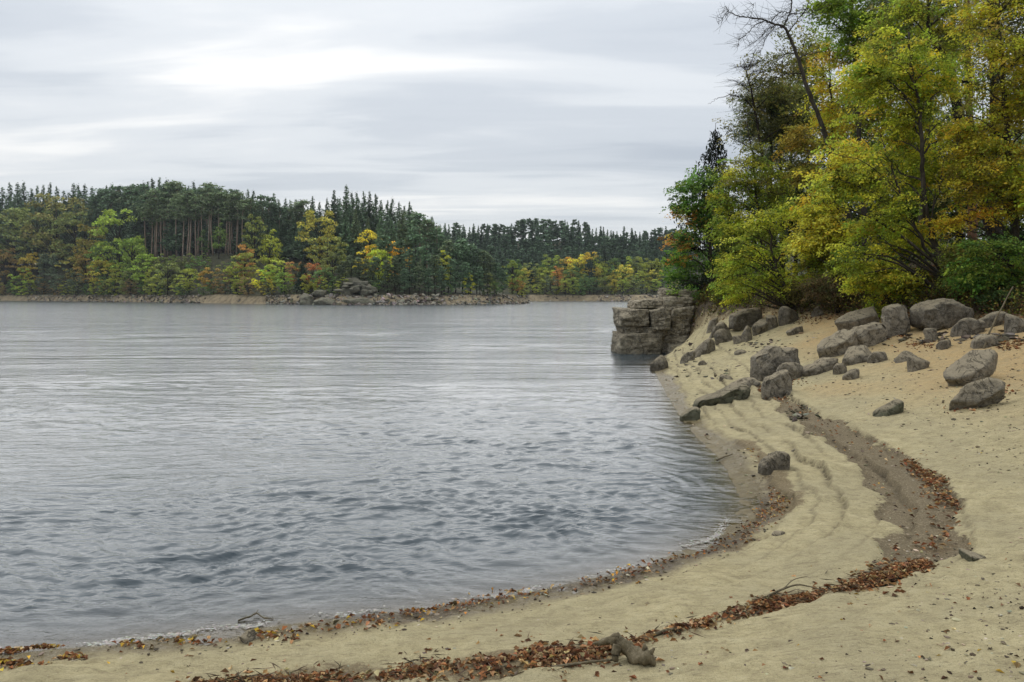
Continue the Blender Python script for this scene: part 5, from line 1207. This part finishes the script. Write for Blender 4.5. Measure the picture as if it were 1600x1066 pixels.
def proto_leafy(seed, low=.12, width=.36, n=46, per=46, sz=.034, narrow=1.0):
    r = np.random.default_rng(seed); C = []; T = []; bag = Bag(); wx, wy = r.uniform(.85, 1.15, 2)
    V, fs = tube(np.array([[0, 0, -.04], [.01, 0, .3], [0, .01, .8]]), [.016, .012, .004], 5); bag.add(V, fs)
    for k in range(n):
        u = r.normal(size=3); u /= np.linalg.norm(u); rr = r.uniform(.45, 1) ** .6
        zc = low + (1 - low) * .48; c = np.array([u[0] * width * wx * rr * narrow, u[1] * width * wy * rr * narrow, zc + u[2] * (1 - low) * .47 * rr])
        c[:2] *= 1.08 - .35 * abs(c[2] - (low + .35)); lr = r.uniform(.045, .09)
        V, fs = tube(np.array([[0, 0, max(.1, c[2] - .25)], c]), [.005, .0015], 3, False); bag.add(V, fs)
        p = r.normal(size=(per, 3)); p /= np.linalg.norm(p, axis=1, keepdims=True); p[:, 2] = np.where(p[:, 2] < -.3, -p[:, 2], p[:, 2])
        C.append(c + p * lr * np.array([1.25, 1.25, .75]) * r.uniform(.5, 1.05, (per, 1))); T.append(np.full(per, r.uniform(.72, 1.28)))
    V, tri, col = tufts(np.concatenate(C), sz, r, .6, np.concatenate(T))
    return bag.mesh('leafy_trunk', True), np_mesh('leafy_crown', V, [tri], False, col)

PROTO = {
    'spruce': [proto_spruce(700 + i) for i in range(5)],
    'pine': [proto_pine(720 + i) for i in range(6)],
    'bushy_pine': [proto_pine(740 + i, .16, 44, .036, 34) for i in range(4)],
    'leafy': [proto_leafy(760 + i) for i in range(6)],
    'slim': [proto_leafy(780 + i, .10, .20, 36, 44, .032) for i in range(3)],
    'bush': [proto_leafy(800 + i, -.05, .5, 42, 44, .045) for i in range(5)],
}
BARK_FAR = mat_wood('far_pine_bark', (.20, .14, .10), (.36, .27, .20), (.50, .40, .31), .5)
PNAME = {'spruce': 'spruce_tree', 'pine': 'pine_tree', 'bushy_pine': 'pine_tree', 'leafy': 'broadleaf_tree', 'slim': 'broadleaf_tree', 'bush': 'bush'}
PCAT = {'bush': 'bush'}
for k_, lst in PROTO.items():
    for tk, cr in lst:
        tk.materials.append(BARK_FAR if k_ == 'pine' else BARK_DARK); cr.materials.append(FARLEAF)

ORD = 'first second third fourth fifth sixth seventh eighth ninth tenth eleventh twelfth thirteenth fourteenth fifteenth sixteenth seventeenth eighteenth nineteenth twentieth twenty-first twenty-second twenty-third twenty-fourth twenty-fifth twenty-sixth twenty-seventh twenty-eighth twenty-ninth thirtieth'.split()
FARLIST = []; FK = 3.9
rf = np.random.default_rng(77)
def far_tree(kind, px, top, dd, colour, desc, group, width=1.0, d=None, bark=None):
    """px: trunk, top: row of its tip, dd: metres behind the waterline"""
    D = float(fshore_d(np.array(float(px)))) + dd if d is None else d
    z = float(far_h(np.array(float(px)), np.array(D))); z = max(z, .3)
    H = CAM_H + (HY - top) / F * D - z
    if H < 1.2: return
    i = int(rf.integers(len(PROTO[kind]))); tk, cr = PROTO[kind][i]
    e = empty(PNAME[kind], ((px - 800) / F * D, D, z - .1), rf.random() * 6.28); w = H * width
    e.scale = (w, w, H)
    for nm, me in (('trunk', tk), ('crown', cr)):
        o = link(nm, me, None, e)
        if nm == 'crown':
            v = 1 + rf.normal() * .10; o.color = (colour[0] * v * FK, colour[1] * v * FK, colour[2] * v * FK, 1)
    FARLIST.append([e, px, desc, PCAT.get(kind, 'tree'), group])

SKY_X = [-80, 0, 60, 100, 150, 200, 230, 260, 300, 340, 360, 400, 440, 470, 500, 515, 540, 570, 600, 620, 645, 670, 690]
SKY_Y = [284, 283, 283, 285, 285, 285, 276, 277, 279, 283, 290, 297, 303, 306, 306, 296, 288, 290, 302, 312, 318, 332, 344]
C_SPR = (.038, .055, .031); C_PIN = (.054, .069, .035); C_PIN2 = (.046, .069, .037)
def build_far_trees():
    # skyline spruces and pines
    x = -70.0
    while x < 690:
        y = float(np.interp(x, SKY_X, SKY_Y)) + abs(rf.normal()) * 6 + (5 if rf.random() < .35 else 0)
        seg = 'left of the big olive oak' if x < 56 else 'behind the big olive oak' if x < 150 else 'behind the tall lime tree' if x < 225 else 'over the bare pine trunks' if x < 360 else 'right of the bare trunks' if x < 470 else 'behind the round golden oak' if x < 530 else 'above the rock knoll' if x < 610 else 'right of the rock knoll'
        k = 'spruce' if rf.random() < .85 or 505 < x < 600 else 'pine'
        far_tree(k, x, y, 92 + rf.uniform(-8, 22), C_SPR if k == 'spruce' else C_PIN, f'dark {k} on the far skyline {seg}', 'conifers on the far skyline', 1.25 if k == 'spruce' else 1.35)
        x += rf.uniform(7, 12)
    # the stand of pines with bare reddish trunks, front row and those seen between them
    for px in (229, 236, 243, 252, 257, 262, 276, 285, 292, 296, 306, 316, 325, 333, 342, 352, 357, 361, 369, 381, 392):
        far_tree('pine', px, 297 + rf.uniform(-4, 22), 72 + rf.uniform(-3, 5), C_PIN, 'pine with a tall bare reddish trunk in the far stand', 'pines of the bare trunked stand', 1.15)
    for px in range(150, 480, 9):
        far_tree('pine' if rf.random() < .6 else 'spruce', px + rf.normal() * 3, float(np.interp(px, SKY_X, SKY_Y)) + rf.uniform(4, 22), 84 + rf.uniform(-4, 6), C_SPR, 'dark conifer in the second row behind the bare trunked pines', 'second row of far conifers', 1.25)
    for px in list(range(-60, 230, 14)) + list(range(395, 520, 12)):
        far_tree('spruce', px + rf.normal() * 3, float(np.interp(px, SKY_X, SKY_Y)) + rf.uniform(22, 48), 70 + rf.uniform(-4, 6), C_SPR, 'dark spruce ' + ('right of the bare trunked pines' if px > 300 else 'behind the broadleaf trees at the left far shore'), 'middle row of far conifers', 1.4)
    for px in range(-70, 560, 11):
        far_tree('spruce', px + rf.normal() * 3, float(np.interp(px, SKY_X, SKY_Y)) + rf.uniform(14, 40), 118 + rf.uniform(-5, 8), C_SPR, 'dark spruce deep behind the front rows of the far wood', 'deepest far conifers', 1.5)
    for px in range(-66, 520, 13):
        far_tree('bush', px + rf.normal() * 3, 372 + rf.uniform(-8, 8), 104 + rf.uniform(-5, 8), (.012, .018, .010), 'dark young conifer thicket under the far wood', 'young growth under the far wood', 1.1)
    # dark pines of the wooded point
    for px, top, dd in ((540, 330, 48), (556, 322, 52), (575, 335, 46), (595, 325, 44), (612, 335, 42), (628, 322, 46), (640, 310, 50), (655, 330, 40), (668, 340, 38), (682, 348, 34), (648, 350, 30), (600, 360, 28), (625, 372, 24), (690, 362, 30), (700, 368, 22), (712, 376, 20), (722, 366, 24), (735, 378, 18), (745, 384, 15), (756, 388, 13), (766, 396, 11), (776, 405, 10), (705, 400, 12), (728, 404, 10), (750, 412, 9), (786, 416, 9), (664, 380, 18), (680, 392, 14), (640, 385, 16), (618, 396, 13), (605, 402, 12), (655, 405, 11), (690, 410, 10), (585, 396, 15), (670, 415, 9), (632, 414, 9)):
        far_tree('bushy_pine' if dd < 31 else ('pine' if rf.random() < .4 else 'spruce'), px, top + 4, dd, C_PIN2 if rf.random() < .6 else C_PIN, 'dense dark pine on the point ' + ('just right of the rock knoll' if px < 650 else 'in the middle of the point' if px < 720 else 'near the tip of the point'), 'dark conifers of the wooded point', 1.25)
    for px, top in ((536, 408), (548, 398), (560, 402), (572, 404), (582, 412), (530, 415)):
        far_tree('bushy_pine', px, top, 13, (.045, .055, .028), 'small olive pine on top of the rock knoll', 'pines on the rock knoll', 1.2)
    # broadleaf trees of the left shore: kind, px, top, depth, colour, label, width
    YGc = (.115, .125, .022); OLc = (.072, .082, .026); LIM = (.10, .135, .022); ORc = (.15, .085, .024); YEc = (.17, .15, .026); GRc = (.045, .072, .022); GGc = (.045, .058, .032); BRc = (.085, .062, .026); GOc = (.15, .13, .022)
    L = [('leafy', 24, 322, 48, OLc, 'olive broad tree at the far left above the sand strip', 1.2), ('leafy', -30, 330, 48, OLc, 'olive tree cut by the left edge of the far wood', 1.2),
         ('leafy', 88, 290, 52, (.074, .07, .022), 'biggest olive brown oak of the left far shore', .98), ('leafy', 58, 318, 50, OLc, 'olive tree leaning on the left flank of the biggest oak', 1.0), ('leafy', 118, 318, 46, OLc, 'olive tree on the right flank of the biggest oak', .85),
         ('leafy', 186, 312, 34, (.10, .125, .022), 'tall lime green tree standing free before the dark conifers', .85), ('slim', 141, 343, 36, (.11, .095, .022), 'thin orange tinged tree left of the tall lime tree', 1.2), ('slim', 133, 384, 24, (.12, .085, .022), 'small orange tree below the thin orange tinged one', 1.0),
         ('leafy', 168, 368, 28, (.06, .085, .02), 'deep green tree at the left foot of the tall lime tree', 1.0), ('leafy', 206, 362, 28, (.08, .11, .02), 'green tree at the right foot of the tall lime tree', 1.0),
         ('leafy', 8, 384, 22, (.10, .072, .025), 'reddish brown tree at the far left edge of the shore', 1.1), ('leafy', -25, 380, 24, OLc, 'olive tree outside the left edge behind the sand strip', 1.2), ('leafy', 50, 391, 26, (.16, .125, .022), 'orange yellow crown above the green shore bushes at the left', .9),
         ('bush', 34, 415, 12, LIM, 'bright green bush above the left sand strip', .8), ('bushy_pine', 68, 394, 16, GGc, 'grey green conifer at the left stony shore', 1.1), ('bushy_pine', 84, 398, 14, GGc, 'darker grey green conifer beside the first one', 1.0), ('leafy', 115, 390, 26, (.10, .09, .022), 'rounded olive yellow crown behind the grey bushes', 1.0),
         ('bush', 102, 415, 11, GGc, 'grey green bush at the stony shore left of the yellow one', .85), ('bush', 122, 424, 9, GGc, 'low grey green bush touching the yellow orange tree', .9), ('leafy', 160, 399, 12, (.13, .115, .018), 'yellow orange leafed tree on the stony shore', 1.0), ('bush', 180, 412, 11, YGc, 'olive yellow bush right of the yellow orange tree', .7),
         ('bush', 203, 417, 11, OLc, 'dull olive bush on the stony shore below the lime bush', .8), ('leafy', 231, 388, 20, LIM, 'bright lime crown standing out left of the bare trunks', 1.1), ('bush', 236, 413, 11, YGc, 'yellow green bush below the bright lime crown', .75), ('leafy', 262, 398, 12, OLc, 'grey olive domed tree below the bare trunked pines', .95), ('bush', 250, 425, 9, YGc, 'low yellow green bush left of the grey olive dome', .9),
         ('leafy', 296, 414, 11, YGc, 'yellow green domed bush right of the grey olive one', 1.2), ('bush', 280, 428, 8, YGc, 'low bush between two domed trees', .9), ('leafy', 330, 408, 13, (.14, .095, .022), 'small orange olive tree above the tan sand strip', .95), ('bush', 352, 416, 11, BRc, 'grey brown bush above the tan sand strip', .8), ('leafy', 382, 386, 20, (.095, .10, .022), 'tall yellow green tree with an orange top', .9), ('slim', 383, 374, 26, ORc, 'orange tree top peeping over the yellow green one', .9),
         ('leafy', 370, 408, 12, YGc, 'yellow green tree on the right half of the sand strip', 1.0), ('leafy', 408, 416, 11, (.22, .21, .02), 'bright yellow bush above the right end of the sand strip', 1.0), ('leafy', 398, 330, 52, (.08, .09, .022), 'tall green tree with rusty top before the conifers', .62), ('slim', 342, 343, 62, (.06, .085, .022), 'slim green birch between the bare pine trunks', .8), ('slim', 318, 354, 64, (.04, .06, .02), 'small dark birch between the bare pine trunks', .8), ('slim', 421, 352, 40, (.12, .13, .02), 'slim yellow green tree right of the rusty topped one', .9),
         ('leafy', 440, 394, 18, YGc, 'yellow green tree left of the dark narrow spruce', 1.0), ('leafy', 425, 405, 14, LIM, 'green tree beside the bright yellow bush', .9), ('leafy', 463, 397, 20, (.14, .08, .03), 'salmon orange tree left of the dark narrow spruce', .8), ('spruce', 472, 400, 14, (.014, .026, .014), 'dark narrow spruce near the shore left of the rock ledges', 1.3), ('leafy', 445, 420, 9, (.07, .10, .02), 'green bush at the shore left of the rock ledges', 1.1), ('bush', 420, 430, 8, YEc, 'low yellow bush at the end of the sand strip', .8),
         ('leafy', 500, 321, 46, (.12, .11, .022), 'round golden olive oak high above the rock knoll', .82), ('leafy', 512, 352, 34, (.08, .085, .022), 'olive tree below the round golden oak', .9), ('leafy', 488, 405, 18, (.17, .075, .028), 'rusty brown tree above the mossy rock', .95), ('leafy', 482, 424, 11, (.12, .12, .022), 'yellow olive bush above the pale slab', 1.0), ('leafy', 508, 414, 14, GRc, 'green tree left of the rock knoll', 1.0), ('leafy', 520, 384, 22, OLc, 'olive brown tree behind the left end of the knoll', 1.0),
         ('leafy', 578, 357, 34, (.20, .17, .02), 'bright yellow tree with orange right side above the knoll', .8), ('leafy', 591, 366, 32, (.22, .125, .018), 'orange tree between dark pines above the knoll', .7), ('leafy', 592, 381, 22, (.15, .17, .02), 'lime yellow tree below the orange one', .9), ('leafy', 622, 370, 30, (.26, .17, .02), 'small orange yellow crown between dark pines', .7), ('slim', 694, 386, 15, (.14, .14, .02), 'slim yellow green tree among the dark pines of the point', .9), ('bush', 732, 424, 9, (.15, .15, .02), 'small yellow bush at the shore of the point', .6),
         ('leafy', 800, 405, 10, (.09, .11, .022), 'light green tree near the tip of the point', .75), ('leafy', 808, 430, 7, (.17, .085, .025), 'rusty bush at the tip of the point', 1.0), ('bush', 815, 443, 5, YGc, 'last small green bush at the tip of the point', 1.1), ('bush', 772, 436, 7, GRc, 'low green bush on the shore of the point', 1.0), ('bush', 700, 440, 7, GRc, 'low green bush at the shore in the middle of the point', .9), ('bush', 762, 424, 9, OLc, 'olive bush below the pines near the tip', .9)]
    for k, px, top, dd, c, lab, w in L: far_tree(k, px, top, dd, c, lab, None, w)
    # undergrowth on the slope below the bare trunks
    for px in range(215, 480, 12):
        far_tree('bush', px + rf.normal() * 4, float(np.interp(px, [215, 260, 400, 480], [398, 394, 396, 400])) + rf.uniform(-2, 14), 44 + rf.uniform(-14, 14), [GRc, OLc, (.05, .055, .022), (.06, .08, .022)][rf.integers(4)], 'dull green bush on the slope below the bare pine trunks', 'bushes on the slope below the bare trunks', .9)
    for px in range(-60, 600, 15):
        far_tree('bush', px + rf.normal() * 5, 440 + rf.uniform(-14, 6), 8 + rf.uniform(-1, 5), [GRc, OLc, YGc, GGc, BRc][rf.integers(5)], 'low bush at the top of the stony far waterline', 'low bushes along the far waterline', 1.0)
    # far bay
    CB = [YGc, OLc, GRc, (.10, .12, .022), YEc, (.17, .085, .025), GOc, GGc, (.05, .075, .022)]
    WB = [.22, .19, .18, .16, .03, .03, .07, .06, .06]
    for row, (dd, y0, n) in enumerate(((9, 436, 26), (24, 418, 28), (44, 404, 30))):
        for i in range(n):
            px = 800 + (i + rf.random()) * 258 / n
            far_tree('leafy' if rf.random() < .7 else ('bush' if row == 0 else 'slim'), px, y0 + rf.uniform(-10, 12) + (6 if px < 850 else 0), 0, CB[rf.choice(len(CB), p=WB)], 'autumn tree in the ' + ('shore row', 'middle row', 'upper row')[row] + ' of the far bay', 'autumn trees of the far bay', .95, d=418 + dd + rf.uniform(-4, 4))
    for px, top, c, lab in ((903, 392, (.20, .18, .022), 'bright yellow tree in the upper row of the far bay'), (924, 386, (.20, .15, .022), 'golden topped tree in the upper row of the far bay'), (885, 400, (.20, .13, .022), 'orange yellow tree left of the bright yellow one in the bay'), (884, 420, (.17, .075, .022), 'rusty red tree in the middle of the far bay')):
        far_tree('leafy', px, top, 0, c, lab, None, .8, d=455)
    far_tree('bushy_pine', 921, 405, 0, (.014, .026, .018), 'dark round conifer in the middle of the far bay', None, 1.3, d=440); far_tree('bushy_pine', 945, 382, 0, (.03, .042, .028), 'dark flat topped pine above the autumn trees of the bay', None, 1.1, d=462); far_tree('bushy_pine', 832, 418, 0, (.012, .026, .018), 'dark green conifer among pale trees left in the bay', None, 1.3, d=445)
    # the wood on the far ridge reads as one mass
    r = np.random.default_rng(9); bag = {'t': Bag(), 'c': Bag()}
    def raw(me):
        v = np.zeros(len(me.vertices) * 3, np.float32); me.vertices.foreach_get('co', v)
        k = [list(p.vertices) for p in me.polygons]; f3 = np.array([q for q in k if len(q) == 3]); f4 = np.array([q for q in k if len(q) == 4])
        c = None
        if me.color_attributes: c = np.zeros(len(v) // 3 * 4, np.float32); me.color_attributes[0].data.foreach_get('color', c); c = c.reshape(-1, 4)[:, :3]
        return v.reshape(-1, 3), [f for f in (f3, f4) if len(f)], c
    lite = [[raw(m) for m in proto_spruce(850 + i, .5, .07)] for i in range(4)] + [[raw(m) for m in proto_pine(860 + i, .4, 26, .07, 16)] for i in range(3)]
    SX, SY = [640, 700, 760, 800, 812, 830, 870, 900, 930, 960, 985, 1005, 1060, 1150, 1300], [352, 347, 349, 351, 341, 340, 342, 343, 350, 358, 362, 358, 357, 350, 340]
    def put(px, d, H, col, kind):
        z = max(0, float(far_h(np.array(px), np.array(d)))); (tv, tf, _), (cv, cf, cc) = lite[kind]
        a = r.random() * 6.28; w = H * 1.25; Rm = np.array([[math.cos(a), math.sin(a), 0], [-math.sin(a), math.cos(a), 0], [0, 0, 1]]); o = np.array([(px - 800) / F * d, d, z]); S = np.array([w, w, H])
        bag['c'].add(cv @ Rm * S + o, cf, cc * np.array(col) * FK * r.uniform(.75, 1.3)); bag['t'].add(tv @ Rm * S + o, tf)
    for i in range(70):
        px = 640 + i * 6.2 + r.normal() * 2; d = 575 + r.uniform(-10, 14); z = float(far_h(np.array(px), np.array(d)))
        top = float(np.interp(px, SX, SY)) + abs(r.normal()) * 3; put(px, d, max(8, CAM_H + (HY - top) / F * d - z), C_SPR, int(r.integers(7)) if not 806 < px < 835 else 4 + int(r.integers(3)))
    for dd, st in ((545, 7), (520, 7.5), (500, 8), (484, 8.5)):
        for px in np.arange(640, 1075, st):
            put(px + r.normal() * 2, dd + r.uniform(-6, 6), r.uniform(15, 21), (.034, .050, .030), int(r.integers(6)))
    for px in np.arange(790, 910, 4.5): put(px, 468 + r.uniform(-3, 3), r.uniform(9, 12), (.018, .032, .02), int(r.integers(4)))
    m = mat_leaf('far_needles', .15, .8)
    o = link('far_forest', bag['c'].mesh('far_forest'), m); tag(o, 'dark conifer forest covering the far ridge as one mass', 'forest', kind='stuff')
    o2 = link('trunks', bag['t'].mesh('trunks', True), BARK_DARK, o); o2['kind'] = 'stuff'
build_far_trees()

def label_far():
    """repeats that share a description are told apart by their count from the left"""
    by = {}
    for it in FARLIST: by.setdefault((it[2]), []).append(it)
    for desc, its in by.items():
        its.sort(key=lambda q: q[1]); n = len(its)
        for i, (e, px, _, cat, g) in enumerate(its):
            lab = desc
            if n > 1:
                if n <= 60:
                    lab += ', ' + ('leftmost' if i == 0 else 'rightmost' if i == n - 1 else ORD[i] + ' from the left' if i < (n + 1) // 2 else ORD[n - 1 - i] + ' from the right')
            tag(e, lab, cat, g)
label_far()
print('far trees', len(FARLIST))

# ------------------------------------------------------------------ the thin air that softens the far shore
def build_haze():
    m = bpy.data.materials.new('haze'); m.use_nodes = True; nt = m.node_tree; nt.nodes.clear()
    v = nt.nodes.new('ShaderNodeVolumePrincipled'); v.inputs['Density'].default_value = .00009; v.inputs['Color'].default_value = (.80, .86, .93, 1); v.inputs['Anisotropy'].default_value = .2
    o = nt.nodes.new('ShaderNodeOutputMaterial'); nt.links.new(v.outputs[0], o.inputs['Volume'])
    x0, x1, y0, y1, z0, z1 = -1600, 1600, -400, 1600, -3.6, 95
    V = np.array([(x, y, z) for z in (z0, z1) for y in (y0, y1) for x in (x0, x1)], float)
    Fq = np.array([[0, 2, 3, 1], [4, 5, 7, 6], [0, 1, 5, 4], [2, 6, 7, 3], [0, 4, 6, 2], [1, 3, 7, 5]])
    h = link('haze', np_mesh('haze', V, [Fq]), m); tag(h, 'thin autumn haze over the lake', 'haze', kind='stuff')
    cy.volume_bounces = 0; cy.volume_step_rate = 8; cy.volume_max_steps = 64
build_haze()
